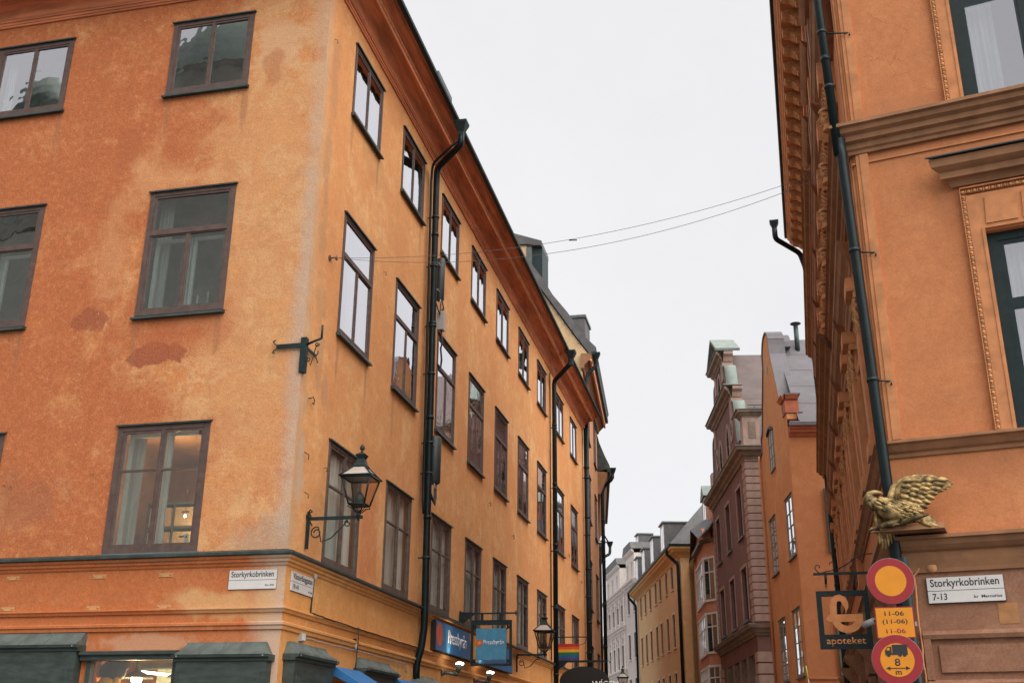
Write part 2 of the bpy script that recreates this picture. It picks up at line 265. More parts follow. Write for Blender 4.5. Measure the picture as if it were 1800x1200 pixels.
# ------------------------------------------------------------------ mesh building
class MB:
    def __init__(s): s.v = []; s.f = []; s.mi = []; s.sm = []; s.m = 0
    def add(s, vs_, fs, smooth=False):
        b = len(s.v); s.v += [tuple(p) for p in vs_]
        for f in fs: s.f.append(tuple(b + i for i in f)); s.mi.append(s.m); s.sm.append(smooth)
        return s
    def box(s, x0, x1, y0, y1, z0, z1):
        s.add([(x0, y0, z0), (x1, y0, z0), (x1, y1, z0), (x0, y1, z0), (x0, y0, z1), (x1, y0, z1), (x1, y1, z1), (x0, y1, z1)],
              [(0, 3, 2, 1), (4, 5, 6, 7), (0, 1, 5, 4), (1, 2, 6, 5), (2, 3, 7, 6), (3, 0, 4, 7)]); return s
    def prism(s, poly, axis, a0, a1, m0=0.0, m1=0.0, smooth=False):
        """poly = [(p, q)]; axis 'x': points (a, -p(out), q); 'y': (p, a, q); 'z': (p, q, a). m0/m1: mitre shift with out"""
        n = len(poly)
        if axis == 'x':
            A = [(a0 - m0 * p, -p, q) for p, q in poly]; B = [(a1 + m1 * p, -p, q) for p, q in poly]
        elif axis == 'y': A = [(p, a0, q) for p, q in poly]; B = [(p, a1, q) for p, q in poly]
        else: A = [(p, q, a0) for p, q in poly]; B = [(p, q, a1) for p, q in poly]
        s.add(A + B, [tuple(range(n - 1, -1, -1)), tuple(range(n, 2 * n))] + [(i, (i + 1) % n, n + (i + 1) % n, n + i) for i in range(n)], smooth); return s
    def tube(s, pts, r, n=10, caps=True, smooth=True, flat=None):
        pts = [Vector(p) for p in pts]; rs = r if isinstance(r, (list, tuple)) else [r] * len(pts)
        rings = []; prev = None
        for i, p in enumerate(pts):
            d = (pts[min(i + 1, len(pts) - 1)] - pts[max(i - 1, 0)]).normalized()
            if prev is None:
                a = Vector((0, 0, 1)) if abs(d.z) < .9 else Vector((1, 0, 0))
                x = d.cross(a).normalized()
            else: x = (prev - d * prev.dot(d)).normalized()
            prev = x; y = d.cross(x)
            rings.append([p + (x * cos(2 * pi * k / n) + y * sin(2 * pi * k / n)) * rs[i] for k in range(n)])
        vs_ = [v for R in rings for v in R]; fs = []
        for i in range(len(pts) - 1):
            for k in range(n): fs.append((i * n + k, i * n + (k + 1) % n, (i + 1) * n + (k + 1) % n, (i + 1) * n + k))
        if caps: fs.append(tuple(range(n - 1, -1, -1))); fs.append(tuple((len(pts) - 1) * n + k for k in range(n)))
        s.add(vs_, fs, smooth); return s
    def lathe(s, prof, n=16, c=(0, 0, 0), smooth=True, sq=False, rot=0.0):
        vs_ = []; m = len(prof)
        for r, z in prof:
            for k in range(n):
                a = 2 * pi * k / n + rot
                vs_.append((c[0] + r * cos(a), c[1] + r * sin(a), c[2] + z))
        fs = [(i * n + k, i * n + (k + 1) % n, (i + 1) * n + (k + 1) % n, (i + 1) * n + k) for i in range(m - 1) for k in range(n)]
        s.add(vs_, fs, smooth); b = len(s.v) - len(vs_)
        for f in (tuple(range(n - 1, -1, -1)), tuple((m - 1) * n + k for k in range(n))):
            if prof[0 if f[0] == n - 1 else -1][0] > 1e-4: s.add([vs_[i] for i in f], [tuple(range(n))])
        return s
    def ell(s, c, r, n=12, m=8):
        vs_ = []
        for i in range(m + 1):
            t = pi * i / m
            for k in range(n): vs_.append((c[0] + r[0] * sin(t) * cos(2 * pi * k / n), c[1] + r[1] * sin(t) * sin(2 * pi * k / n), c[2] - r[2] * cos(t)))
        s.add(vs_, [(i * n + k, i * n + (k + 1) % n, (i + 1) * n + (k + 1) % n, (i + 1) * n + k) for i in range(m) for k in range(n)], True); return s
    def stroke(s, pts, hw, y0, y1):
        """flat ribbon drawn in the xz plane, thickness from y0 to y1"""
        pts = [Vector((p[0], 0, p[1])) for p in pts]; h = hw if isinstance(hw, (list, tuple)) else [hw] * len(pts)
        L = []; R = []
        for i, p in enumerate(pts):
            d = (pts[min(i + 1, len(pts) - 1)] - pts[max(i - 1, 0)]).normalized(); nn = Vector((-d.z, 0, d.x))
            L.append(p + nn * h[i]); R.append(p - nn * h[i])
        n = len(pts); vs_ = [(q.x, y, q.z) for y in (y0, y1) for S in (L, R) for q in S]
        fs = []
        for i in range(n - 1):
            fs += [(n + i, n + i + 1, i + 1, i), (2 * n + i, 2 * n + i + 1, 3 * n + i + 1, 3 * n + i),
                   (i, i + 1, 2 * n + i + 1, 2 * n + i), (n + i + 1, n + i, 3 * n + i, 3 * n + i + 1)]
        fs += [(0, 2 * n, 3 * n, n), (n - 1, 2 * n - 1, 4 * n - 1, 3 * n - 1)]
        s.add(vs_, fs); return s
    def mesh(s, name, mats):
        me = bpy.data.meshes.new(name); me.from_pydata(s.v, [], s.f)
        for m in (mats if isinstance(mats, (list, tuple)) else [mats]): me.materials.append(m)
        me.polygons.foreach_set('material_index', s.mi); me.polygons.foreach_set('use_smooth', s.sm)
        me.update(); return me

def fix_normals(me):
    import bmesh
    b = bmesh.new(); b.from_mesh(me); bmesh.ops.recalc_face_normals(b, faces=b.faces); b.to_mesh(me); b.free()

def rz(a): return radians(90 - a)
class Face:
    """local axes: x along the facade (to the right seen from outside), -y out of the wall, z up"""
    def __init__(s, root, P, a, rootP=None, roota=None):
        s.root = root; s.P = P; s.a = a
        if root is not None:
            rp = rootP or P; ra = a if roota is None else roota
            q = Matrix.Rotation(-rz(ra), 4, 'Z') @ Vector((P[0] - rp[0], P[1] - rp[1], 0))
            s.off = q; s.dr = rz(a) - rz(ra)
    def loc(s, x, y, z): return s.off + Matrix.Rotation(s.dr, 4, 'Z') @ Vector((x, y, z))
    def world(s, x, y, z):
        r = Matrix.Rotation(rz(s.a), 4, 'Z') @ Vector((x, y, z)); return Vector((s.P[0] + r.x, s.P[1] + r.y, r.z))
    def put(s, name, me, loc=(0, 0, 0), label=None, kind=None):
        o = bpy.data.objects.new(name, me); col.objects.link(o); o.parent = s.root
        o.location = s.loc(*loc); o.rotation_euler = (0, 0, s.dr)
        if label: o['label'] = label
        if kind: o['kind'] = kind
        return o
def root(name, P, a, label, cat, z=0.0, group=None):
    o = bpy.data.objects.new(name, None); col.objects.link(o); o.location = (P[0], P[1], z if len(P) < 3 else P[2]); o.rotation_euler = (0, 0, rz(a))
    o.empty_display_size = .2
    o['label'] = label; o['category'] = cat
    if group: o['group'] = group
    return o
def kid(name, me, parent, loc=(0, 0, 0), rot=(0, 0, 0), label=None, kind=None):
    o = bpy.data.objects.new(name, me); col.objects.link(o); o.parent = parent; o.location = loc; o.rotation_euler = rot
    if label: o['label'] = label
    if kind: o['kind'] = kind
    return o
def text(body, mat, x0, x1, z0, z1, y, thick=.002, name='lettering', bold=.009):
    cu = bpy.data.curves.new('lettering', 'FONT'); cu.body = body; cu.size = 1.0; cu.extrude = 0; cu.offset = bold; cu.resolution_u = 3
    ob = bpy.data.objects.new('tmp', cu); col.objects.link(ob)
    dg = bpy.context.evaluated_depsgraph_get(); me = bpy.data.meshes.new_from_object(ob.evaluated_get(dg))
    bpy.data.objects.remove(ob); bpy.data.curves.remove(cu)
    xs = [v.co.x for v in me.vertices]; ys = [v.co.y for v in me.vertices]
    ax, bx, ay, by = min(xs), max(xs), min(ys), max(ys)
    sx = (x1 - x0) / (bx - ax); sz = (z1 - z0) / (by - ay)
    for v in me.vertices: v.co = Vector((x0 + (v.co.x - ax) * sx, y, z0 + (v.co.y - ay) * sz))
    me.materials.clear(); me.materials.append(mat); me.name = name
    # give the letters their thickness
    import bmesh
    b = bmesh.new(); b.from_mesh(me); r = bmesh.ops.extrude_face_region(b, geom=b.faces[:])
    for e in r['geom']:
        if isinstance(e, bmesh.types.BMVert): e.co.y -= thick
    bmesh.ops.recalc_face_normals(b, faces=b.faces); b.to_mesh(me); b.free()
    return me

def wall(x0, x1, z0, z1, holes, reveal=.22, back=None, top=None):
    """front sheet of a wall with rectangular openings and their reveals; closed into a slab at y=back"""
    mb = MB(); xs = sorted({x0, x1} | {h[0] for h in holes} | {h[1] for h in holes}); zs = sorted({z0, z1} | {h[2] for h in holes} | {h[3] for h in holes})
    def inh(x, z): return any(h[0] < x < h[1] and h[2] < z < h[3] for h in holes)
    for i in range(len(xs) - 1):
        run = None
        for j in range(len(zs) - 1):
            xa, xb, za, zb = xs[i], xs[i + 1], zs[j], zs[j + 1]
            if inh((xa + xb) / 2, (za + zb) / 2): continue
            mb.add([(xa, 0, za), (xb, 0, za), (xb, 0, zb), (xa, 0, zb)], [(0, 1, 2, 3)])
    for (a, b, c, d) in holes:
        r = reveal
        mb.add([(a, 0, c), (a, r, c), (a, r, d), (a, 0, d)], [(0, 3, 2, 1)]); mb.add([(b, 0, c), (b, r, c), (b, r, d), (b, 0, d)], [(0, 1, 2, 3)])
        mb.add([(a, 0, c), (b, 0, c), (b, r, c), (a, r, c)], [(3, 2, 1, 0)]); mb.add([(a, 0, d), (b, 0, d), (b, r, d), (a, r, d)], [(0, 1, 2, 3)])
    return mb
def rooms(holes, y0=.22, y1=1.6, grow=.35):
    mb = MB()
    for (a, b, c, d) in holes:
        A, B, Cc, Dd = a - grow, b + grow, c - .1, d + .15
        mb.add([(A, y1, Cc), (B, y1, Cc), (B, y1, Dd), (A, y1, Dd)], [(0, 1, 2, 3)])
        mb.add([(A, y0, Cc), (A, y1, Cc), (A, y1, Dd), (A, y0, Dd)], [(0, 1, 2, 3)]); mb.add([(B, y0, Cc), (B, y1, Cc), (B, y1, Dd), (B, y0, Dd)], [(0, 1, 2, 3)])
        mb.add([(A, y0, Cc), (B, y0, Cc), (B, y1, Cc), (A, y1, Cc)], [(0, 1, 2, 3)]); mb.add([(A, y0, Dd), (B, y0, Dd), (B, y1, Dd), (A, y1, Dd)], [(0, 1, 2, 3)])
        # the wall's inner face round the opening
        for q in ((A, a, Cc, Dd), (b, B, Cc, Dd)): mb.add([(q[0], y0, q[2]), (q[1], y0, q[2]), (q[1], y0, q[3]), (q[0], y0, q[3])], [(0, 1, 2, 3)])
        for q in ((a, b, Cc, c), (a, b, d, Dd)): mb.add([(q[0], y0, q[2]), (q[1], y0, q[2]), (q[1], y0, q[3]), (q[0], y0, q[3])], [(0, 1, 2, 3)])
    return mb

CACHE = {}
def cached(key, fn):
    if key not in CACHE: CACHE[key] = fn()
    return CACHE[key]
def window(face, x, z, w_, h, kind, fm='frame', gm='glass', sill=True, cap=True, curtain=None, inner=False, sw=.036, cs=.065, proud=.018, deep=0.0, sillm='sheet', rowlights=None):
    """kind A: two casements; B: transom over two casements; C: two casements with glazing bars; D: many bars"""
    w_ = round(w_, 2); h = round(h, 2); key = (w_, h, kind, fm, sw, cs, proud, deep)
    # lights: list of (x0,x1,z0,z1) glass rectangles
    mu = sw * 2
    def lights():
        xl0, xl1 = cs + sw, w_ / 2 - mu / 2; xr0, xr1 = w_ / 2 + mu / 2, w_ - cs - sw; zb, zt = cs + sw, h - cs - sw
        if kind == 'A': return [(xl0, xl1, zb, zt), (xr0, xr1, zb, zt)]
        if kind == 'B':
            tz = h * .655; return [(xl0, xl1, zb, tz - .06), (xr0, xr1, zb, tz - .06), (xl0, xr1, tz + .06, zt)]
        if kind == 'C':
            tz = h * .635; return [(a, b, c, d) for a, b in ((xl0, xl1), (xr0, xr1)) for c, d in ((zb, tz - .014), (tz + .014, zt))]
        if kind == 'D':
            n = 4; q = (zt - zb) / n; return [(a, b, zb + q * i + .013, zb + q * (i + 1) - .013) for a, b in ((xl0, xl1), (xr0, xr1)) for i in range(n)]
        if kind == 'E': return [(cs + sw, w_ - cs - sw, zb, zt)]
        if kind == 'F':
            tz = h * .62; return [(xl0, xl1, zb, tz - .07), (xr0, xr1, zb, tz - .07), (xl0, xl1, tz + .07, zt), (xr0, xr1, tz + .07, zt)]
    ls = lights()
    def fr():
        mb = MB(); y0 = deep - proud; y1 = deep + .09
        xs = sorted({0, w_, cs, w_ - cs}); 
        mb.box(0, cs, y0, y1, 0, h); mb.box(w_ - cs, w_, y0, y1, 0, h); mb.box(cs, w_ - cs, y0, y1, 0, cs); mb.box(cs, w_ - cs, y0, y1, h - cs, h)
        # sash grid, 25 mm behind the casing face
        X = sorted({cs, w_ - cs} | {l[0] for l in ls} | {l[1] for l in ls}); Z = sorted({cs, h - cs} | {l[2] for l in ls} | {l[3] for l in ls})
        for i in range(len(X) - 1):
            st = None
            for j in range(len(Z) - 1):
                cx, cz = (X[i] + X[i + 1]) / 2, (Z[j] + Z[j + 1]) / 2
                solid = not any(l[0] < cx < l[1] and l[2] < cz < l[3] for l in ls)
                if solid and st is None: st = Z[j]
                if (not solid) and st is not None: mb.box(X[i], X[i + 1], y0 + .011, y1 - .05, st, Z[j]); st = None
            if st is not None: mb.box(X[i], X[i + 1], y0 + .011, y1 - .05, st, Z[-1])
        if kind in 'ABCDF':   # raised strip between the two casements
            top = h * .655 - .06 if kind == 'B' else h - cs
            mb.box(w_ / 2 - .022, w_ / 2 + .022, y0 + .003, y0 + .0105, cs, top)
        if kind == 'B': mb.box(cs, w_ - cs, y0 - .005, y0 + .0105, h * .655 - .04, h * .655 + .03)
        return mb.mesh('window_frame', M[fm])
    wo_ = face.put('window', cached(('fr',) + key, fr), (x, 0, z))
    for i, l in enumerate(ls):
        me = cached(('pane', gm, round(l[1] - l[0], 3), round(l[3] - l[2], 3)), lambda: MB().box(0, l[1] - l[0], 0, .004, 0, l[3] - l[2]).mesh('pane', M[gm]))
        kid('pane', me, wo_, (l[0], deep + .010 + (.003 * ((i * 7) % 3) - .003), l[2]), (radians(random.uniform(-.25, .25)), 0, radians(random.uniform(-.35, .35))))
    if sill:
        me = cached(('sill', w_, sillm), lambda: MB().prism([(-.02, -.012), (.075, -.045), (.082, -.075), (.082, -.085), (.0, -.075), (-.02, -.075)], 'x', -.03, w_ + .03).mesh('sill', M[sillm]))
        kid('sill', me, wo_, (0, 0, .012))
    if cap:
        me = cached(('cap', w_), lambda: MB().prism([(-.02, .03), (.055, .005), (.055, -.02), (-.02, 0)], 'x', -.025, w_ + .025).mesh('drip_cap', M['sheet']))
        kid('drip_cap', me, wo_, (0, 0, h + .004))
    if inner:
        def inn():
            mb = MB(); y0, y1 = .15, .19
            for a, b in ((cs, w_ / 2), (w_ / 2, w_ - cs)):
                t0, t1 = cs, (h * .655 - .05 if kind == 'B' else h - cs)
                mb.box(a + .02, a + .075, y0, y1, t0, t1); mb.box(b - .06, b - .005, y0, y1, t0, t1); mb.box(a + .075, b - .06, y0, y1, t0, t0 + .06); mb.box(a + .075, b - .06, y0, y1, t1 - .06, t1)
            return mb.mesh('inner_sash', M['white'])
        kid('inner_sash', cached(('inn',) + key, inn), wo_)
    if curtain:
        cm, side, frac = curtain
        def cur():
            cy_ = .11 if side == 'full' else .27
            mb = MB(); n = 22
            spans = {'both': [(0.02, frac), (1 - frac, .98)], 'left': [(.02, frac)], 'right': [(1 - frac, .98)], 'full': [(.02, .98)]}[side]
            for a, b in spans:
                pts = []
                for i in range(n + 1):
                    u = a + (b - a) * i / n; pts.append((u * w_, cy_ + .03 * sin(i * 2.1) + .012 * sin(i * 5.3 + a * 9)))
                vs_ = [(px, py, .05) for px, py in pts] + [(px, py + .01, h - .04) for px, py in pts]
                mb.add(vs_, [(i, i + 1, n + 2 + i, n + 1 + i) for i in range(n)], True)
            return mb.mesh('curtain', M[cm])
        kid('curtain', cached(('cur', cm, side, frac, w_, h), cur), wo_)
    return wo_
def darkwin(face, x, z, w_, h, fm='ye_trim', gm='glass_far', deep=.14, bar=.05, name='window', arch=0.0, bars=2, trim=None, sill=None):
    """window of a far building: recessed frame with real mullions and panes"""
    def fr():
        mb = MB(); y0, y1 = deep, deep + .05
        mb.box(0, bar, y0, y1, 0, h); mb.box(w_ - bar, w_, y0, y1, 0, h); mb.box(bar, w_ - bar, y0, y1, 0, bar); mb.box(bar, w_ - bar, y0, y1, h - bar, h)
        mb.box(w_ / 2 - bar / 2, w_ / 2 + bar / 2, y0, y1, bar, h - bar)
        for i in range(1, bars): mb.box(bar, w_ - bar, y0 + .01, y1 - .002, h * i / bars - .018, h * i / bars + .018)
        return mb.mesh('window_frame', M[fm])
    o = face.put(name, cached(('dw', w_, h, fm, deep, bar, bars), fr), (x, 0, z))
    kid('pane', cached(('dp', w_, h, gm, deep), lambda: MB().box(.02, w_ - .02, deep + .03, deep + .036, .02, h - .02).mesh('pane', M[gm])), o)
    if sill: kid('sill', cached(('ds', w_, sill), lambda: MB().prism([(-.02, 0), (.09, -.02), (.09, -.09), (-.02, -.09)], 'x', -.08, w_ + .08).mesh('sill', M[sill])), o)
    if trim:
        def tr():
            mb = MB(); t_ = .12
            mb.box(-t_, 0, -.03, .02, -.0, h); mb.box(w_, w_ + t_, -.03, .02, 0, h); mb.box(-t_, w_ + t_, -.035, .02, h, h + t_); return mb.mesh('window_surround', M[trim])
        kid('window_surround', cached(('dt', w_, h, trim), tr), o)
    return o
def mould(face, name, prof, x0, x1, m0, m1, mat, smooth=False, label=None):
    return face.put(name, MB().prism(prof, 'x', x0, x1, m0, m1, smooth).mesh(name, mat), label=label)
def helix(cx, cz, r0, r1, a0, a1, n=22):
    return [(cx + (r0 + (r1 - r0) * i / n) * cos(a0 + (a1 - a0) * i / n), cz + (r0 + (r1 - r0) * i / n) * sin(a0 + (a1 - a0) * i / n)) for i in range(n + 1)]

# ------------------------------------------------------------------ ground
g = MB(); g.add([(-400, -400, 0), (400, -400, 0), (400, 500, 0), (-400, 500, 0)], [(0, 1, 2, 3)])
o = bpy.data.objects.new('street', g.mesh('street', M['street'])); col.objects.link(o); o['kind'] = 'structure'

# ================================================================== LEFT CORNER BUILDING
CL = (-2.998, 14.697); ALS, ALF = 12.24, 103.262
KL = 1.018
LB = root('corner_building', CL, ALS, 'large orange plaster corner house with peeling paint and brown windows, nearest on the left', 'building')
LS = Face(LB, CL, ALS); LF = Face(LB, CL, ALF, CL, ALS)
XS = [1.22, 3.95, 6.78, 9.46, 12.16, 15.0, 17.84, 21.2, 24.2]
WW = 1.46
rows3 = (11.70, 13.07); rows2 = (7.74, 9.82); rows1 = (4.165, 6.0)
lsh = [(x, x + WW, r[0], r[1]) for x in XS for r in (rows3, rows2, rows1)]
XF = [-2.79, -6.15, -9.5]
lfh = [(x, x + 1.455, r[0], r[1]) for x in XF for r in ((11.64, 13.04), (7.74, 9.84), (4.165, 6.02))]
mb = wall(0, 27.4, 3.4, 13.8, lsh); LS.put('street_wall', mb.mesh('street_wall', M['ls']))
mb = wall(-12, 0, 3.4, 13.8, lfh); LF.put('front_wall', mb.mesh('front_wall', M['lf']))
LS.put('rooms', rooms(lsh).mesh('rooms', M['room'])); LF.put('rooms', rooms([h for h in lfh if not (h[2] < 5 and h[0] > -3)]).mesh('rooms', M['room']))
LF.put('lit_room', rooms([h for h in lfh if h[2] < 5 and h[0] > -3], y1=3.0, grow=.8).mesh('lit_room', M['room_warm']))
# lower walls (frieze and ground floor), 4 mm proud of nothing: own sheets below
doorL = [(-2.76, -1.41, .5, 2.77)]
mb = wall(-12, 0, 0, 3.4, doorL + [(-6.2, -4.6, .5, 2.7)], .3); LF.put('ground_floor_wall', mb.mesh('ground_floor_wall', M['lf_low']))
mb = wall(0, 27.4, 0, 3.4, [(1.72, 2.75, .4, 2.6), (4.6, 5.75, .4, 2.6), (22.5, 24.0, .3, 3.3)], .3); LS.put('ground_floor_wall', mb.mesh('ground_floor_wall', M['ls_low']))
LS.put('shop_interior', rooms([(1.72, 2.75, .4, 2.6), (4.6, 5.75, .4, 2.6), (22.5, 24.0, .3, 3.3)], .3, 2.5, .3).mesh('shop_interior', M['room']))
# frieze sheets in their own paint, 12 mm thick between ledge and first band
LF.put('frieze', MB().prism([(-.01, 3.40), (.012, 3.40), (.012, 3.93), (-.01, 3.93)], 'x', -12, 0, 0, KL).mesh('frieze', M['lf_low']))
LS.put('frieze', MB().prism([(-.01, 3.40), (.012, 3.40), (.012, 3.93), (-.01, 3.93)], 'x', 0, 27.4, KL, 0).mesh('frieze', M['ls_low']))
# ledge: sheet metal hood over a plaster moulding
hood = [(-.02, 4.165), (.10, 4.125), (.150, 4.110), (.155, 4.075), (.125, 4.062), (-.02, 4.062)]
und = [(-.01, 4.060), (.115, 4.060), (.10, 4.03), (.075, 4.015), (.07, 3.985), (.045, 3.97), (.035, 3.945), (.02, 3.93), (-.01, 3.93)]
band1 = [(-.01, 3.405), (.055, 3.40), (.06, 3.375), (.04, 3.355), (.028, 3.33), (.012, 3.325), (-.01, 3.325)]
band2 = [(-.01, 3.215), (.03, 3.21), (.055, 3.195), (.055, 3.165), (.035, 3.15), (.03, 3.11), (.01, 3.10), (-.01, 3.10)]
for F_, a, b, m0, m1, mu_, in ((LF, -12, 0, 0, KL, 'lf_low'), (LS, 0, 27.4, KL, 0, 'ls_low')):
    mould(F_, 'ledge_flashing', hood, a, b, m0, m1, M['sheet'])
    mould(F_, 'ledge_moulding', und, a, b, m0, m1, M[mu_])
    mould(F_, 'string_moulding', band1, a, b, m0, m1, M[mu_]); mould(F_, 'string_moulding', band2, a, b, m0, m1, M[mu_])
# crowning cornice
filet = [(-.02, 13.47), (.03, 13.47), (.035, 13.50), (.05, 13.505), (.055, 13.545), (.075, 13.55), (.08, 13.575), (-.02, 13.575)]
cove = [(-.02, 13.577)] + [(.08 + .33 * (1 - cos(t * pi / 2 / 8)), 13.577 + .225 * sin(t * pi / 2 / 8)) for t in range(9)] + [(-.02, 13.802)]
bead = [(-.02, 13.804), (.425, 13.804), (.445, 13.812), (.447, 13.846), (.43, 13.852), (-.02, 13.852)]
crown = [(-.02, 13.854), (.44, 13.854), (.46, 13.862), (.475, 13.88), (.50, 13.885), (.51, 13.90), (.56, 13.91), (.60, 13.935), (.62, 13.97), (.645, 13.975), (.65, 14.00), (-.02, 14.00)]
gut = [(.62, 14.002), (.66, 13.955), (.70, 13.945), (.735, 13.965), (.745, 14.01), (.74, 14.03), (.62, 14.03)]
for F_, a, b, m0, m1 in ((LF, -12, 0, 0, KL), (LS, 0, 27.4, KL, 0)):
    mould(F_, 'cornice_fillet', filet, a, b, m0, m1, M['cornice']); mould(F_, 'cornice_cove', cove, a, b, m0, m1, M['cornice'], True)
    mould(F_, 'cornice_bead', bead, a, b, m0, m1, M['cornice_pale']); mould(F_, 'cornice_crown', crown, a, b, m0, m1, M['cornice'])
    mould(F_, 'gutter', gut, a, b, m0, m1, M['iron'])
# roof and hidden walls
mb = MB(); 
mb.add([(-.62, -.62, 14.03), (27.4, -.62, 14.03), (27.4, 7, 15.2), (7.5, 7, 15.2)], [(0, 1, 2, 3)])
LS.put('street_roof', mb.mesh('street_roof', M['roof_dark']))
mb = MB(); mb.add([(-12, -.62, 14.03), (.62, -.62, 14.03), (-7, 7.5, 15.2), (-12, 7.5, 15.2)], [(0, 1, 2, 3)]); LF.put('front_roof', mb.mesh('front_roof', M['roof_dark']))
mb = MB(); mb.add([(27.4, 0, 0), (27.4, 12, 0), (27.4, 12, 14), (27.4, 7, 15.2), (27.4, 0, 14)], [(0, 1, 2, 3, 4)]); mb.add([(27.4, 12, 0), (0, 12, 0), (0, 12, 14), (27.4, 12, 14)], [(0, 1, 2, 3)])
LS.put('rear_wall', mb.mesh('rear_wall', M['ls']))
# windows
for i, x in enumerate(XS):
    window(LS, x, rows3[0], WW, rows3[1] - rows3[0], 'A', curtain=[None, ('net', 'both', .22), None, ('net', 'right', .4), None, ('net', 'both', .35), None, None, None][i], sw=.034)
    window(LS, x, rows2[0], WW, rows2[1] - rows2[0], 'B', curtain=[('net', 'both', .3), ('net', 'both', .2), ('net', 'both', .45), ('net', 'full', 1), ('net', 'full', 1), ('curtain', 'full', 1), None, ('net', 'full', 1), ('net', 'both', .4)][i], sw=.034)
    window(LS, x, rows1[0], WW, rows1[1] - rows1[0], 'C', fm='frame2', gm='glass_low', curtain=('curtain', 'full', 1), inner=(i < 5), sw=.034, sillm='lead')
for i, x in enumerate(XF):
    window(LF, x, 11.64, 1.455, 1.40, 'A', curtain=('net', 'left', .12) if i else None, sw=.036, cs=.08)
    window(LF, x, 7.74, 1.455, 2.10, 'B', inner=True, curtain=('net', 'left', .18), sw=.036, cs=.08)
    window(LF, x, 4.165, 1.455, 1.855, 'C', inner=True, curtain=('net', 'left', .2), sw=.038, cs=.085, sillm='lead')
# lead apron between the lowest windows and the ledge
for F_, xs_, w_ in ((LS, XS, WW), (LF, XF, 1.455)):
    me = MB().prism([(-.02, .10), (.03, .085), (.10, -.035), (.10, -.052), (-.02, -.0)], 'x', -.02, w_ + .02).mesh('lead_apron', M['lead'])
    for x in xs_: F_.put('lead_apron', me, (x, 0, 4.075))
# plates left on the frieze where a sign hung
pl = MB(); pl.box(-.105, .105, -.022, -.012, -.028, .028); 
for sx in (-.075, .075): pl.tube([(sx, -.022, 0), (sx, -.03, 0)], .012, 8)
me = pl.mesh('fixing_plate', [simple('old_yellow_fixing_plate', (.50, .26, .11), .7)])
for x, z in [(-4.14, 3.866), (-2.77, 3.855), (-1.75, 3.851), (-4.145, 3.44), (-2.8, 3.43), (-1.727, 3.424), (-5.5, 3.87), (-5.5, 3.44)]: LF.put('fixing_plate', me, (x, 0, z))
# downpipes
def pipe_run(face, pts, r, name='downpipe', mat='pipe', n=14, clamps=(), cx=None):
    mb = MB()
    # round the bends
    P = [Vector(p) for p in pts]; out = [P[0]]
    for i in range(1, len(P) - 1):
        a = (P[i - 1] - P[i]); b = (P[i + 1] - P[i]); k = min(.12, a.length * .4, b.length * .4)
        p0 = P[i] + a.normalized() * k; p2 = P[i] + b.normalized() * k
        for t in (0, .25, .5, .75, 1): out.append(p0 * (1 - t) ** 2 + P[i] * 2 * t * (1 - t) + p2 * t * t)
    out.append(P[-1]); mb.tube(out, r, n)
    for i in range(len(P) - 1):          # spigot joints on the long straight runs
        L = (P[i + 1] - P[i]).length
        if L > 2.5 and r > .04:
            k = 1.1 + random.random() * .5
            while k < L - .3: a = P[i].lerp(P[i + 1], k / L); b = P[i].lerp(P[i + 1], (k + .07) / L); mb.tube([a, b], [r * 1.13, r * 1.10], n); k += 1.95
    o = face.put(name, mb.mesh(name, M[mat]))
    for z in clamps:
        # position on the polyline at height z
        for i in range(len(P) - 1):
            if min(P[i].z, P[i + 1].z) <= z <= max(P[i].z, P[i + 1].z) and abs(P[i].z - P[i + 1].z) > .3:
                t = (z - P[i].z) / (P[i + 1].z - P[i].z); q = P[i].lerp(P[i + 1], t)
                c = MB(); c.tube([(0, 0, -.02), (0, 0, .02)], r * 1.16, n); c.box(-.008, .008, r, abs(q.y) + .01, -.012, .012)
                kid('pipe_clamp', c.mesh('pipe_clamp', M['iron']), o, (q.x, q.y, q.z))
    return o
def hopper(face, x, y, z, s=1.0):
    mb = MB(); mb.lathe([(.07 * s, -.28 * s), (.075 * s, -.12 * s), (.17 * s, .06 * s), (.18 * s, .10 * s), (.16 * s, .1 * s)], 4, rot=pi / 4, smooth=False)
    return face.put('rainwater_hopper', mb.mesh('rainwater_hopper', M['iron']), (x, y, z))
pipe_run(LS, [(5.3, -.80, 13.6), (5.3, -.80, 13.36), (5.72, -.18, 13.12), (5.78, -.16, 12.8), (6.02, -.16, 3.75), (6.0, -.12, 3.35), (5.98, -.05, 3.1), (5.98, -.05, 2.7)], .068, clamps=(12.0, 10.9, 9.6, 8.6, 7.2, 6.6, 5.0))
pipe_run(LS, [(5.2, -.74, 13.40), (5.52, -.14, 13.12), (5.60, -.10, 12.8), (5.84, -.10, 6.3), (5.80, -.12, 6.0), (5.86, -.12, 5.8)], .026)
hopper(LS, 5.3, -.80, 13.78, 1.1)
mb = MB(); mb.box(-.25, .25, -.02, .02, 0, .42); mb.box(-.5, .5, -.1, -.06, .1, .3)
LS.put('snow_guard', mb.mesh('snow_guard', M['lead']), (4.55, -.55, 14.05))
pipe_run(LS, [(19.6, -.78, 13.75), (19.6, -.78, 13.50), (20.08, -.15, 13.1), (20.1, -.15, 12.8), (20.15, -.15, .1)], .075, clamps=(11.5, 9.5, 7.5, 5.8))
pipe_run(LS, [(19.8, -.06, 13.3), (19.85, -.06, 4.2)], .018)
hopper(LS, 19.6, -.80, 13.80, 1.3)
pipe_run(LS, [(27.25, -.16, 13.5), (27.25, -.16, .1)], .10, clamps=(11.5, 9.3, 7.0, 5.0))
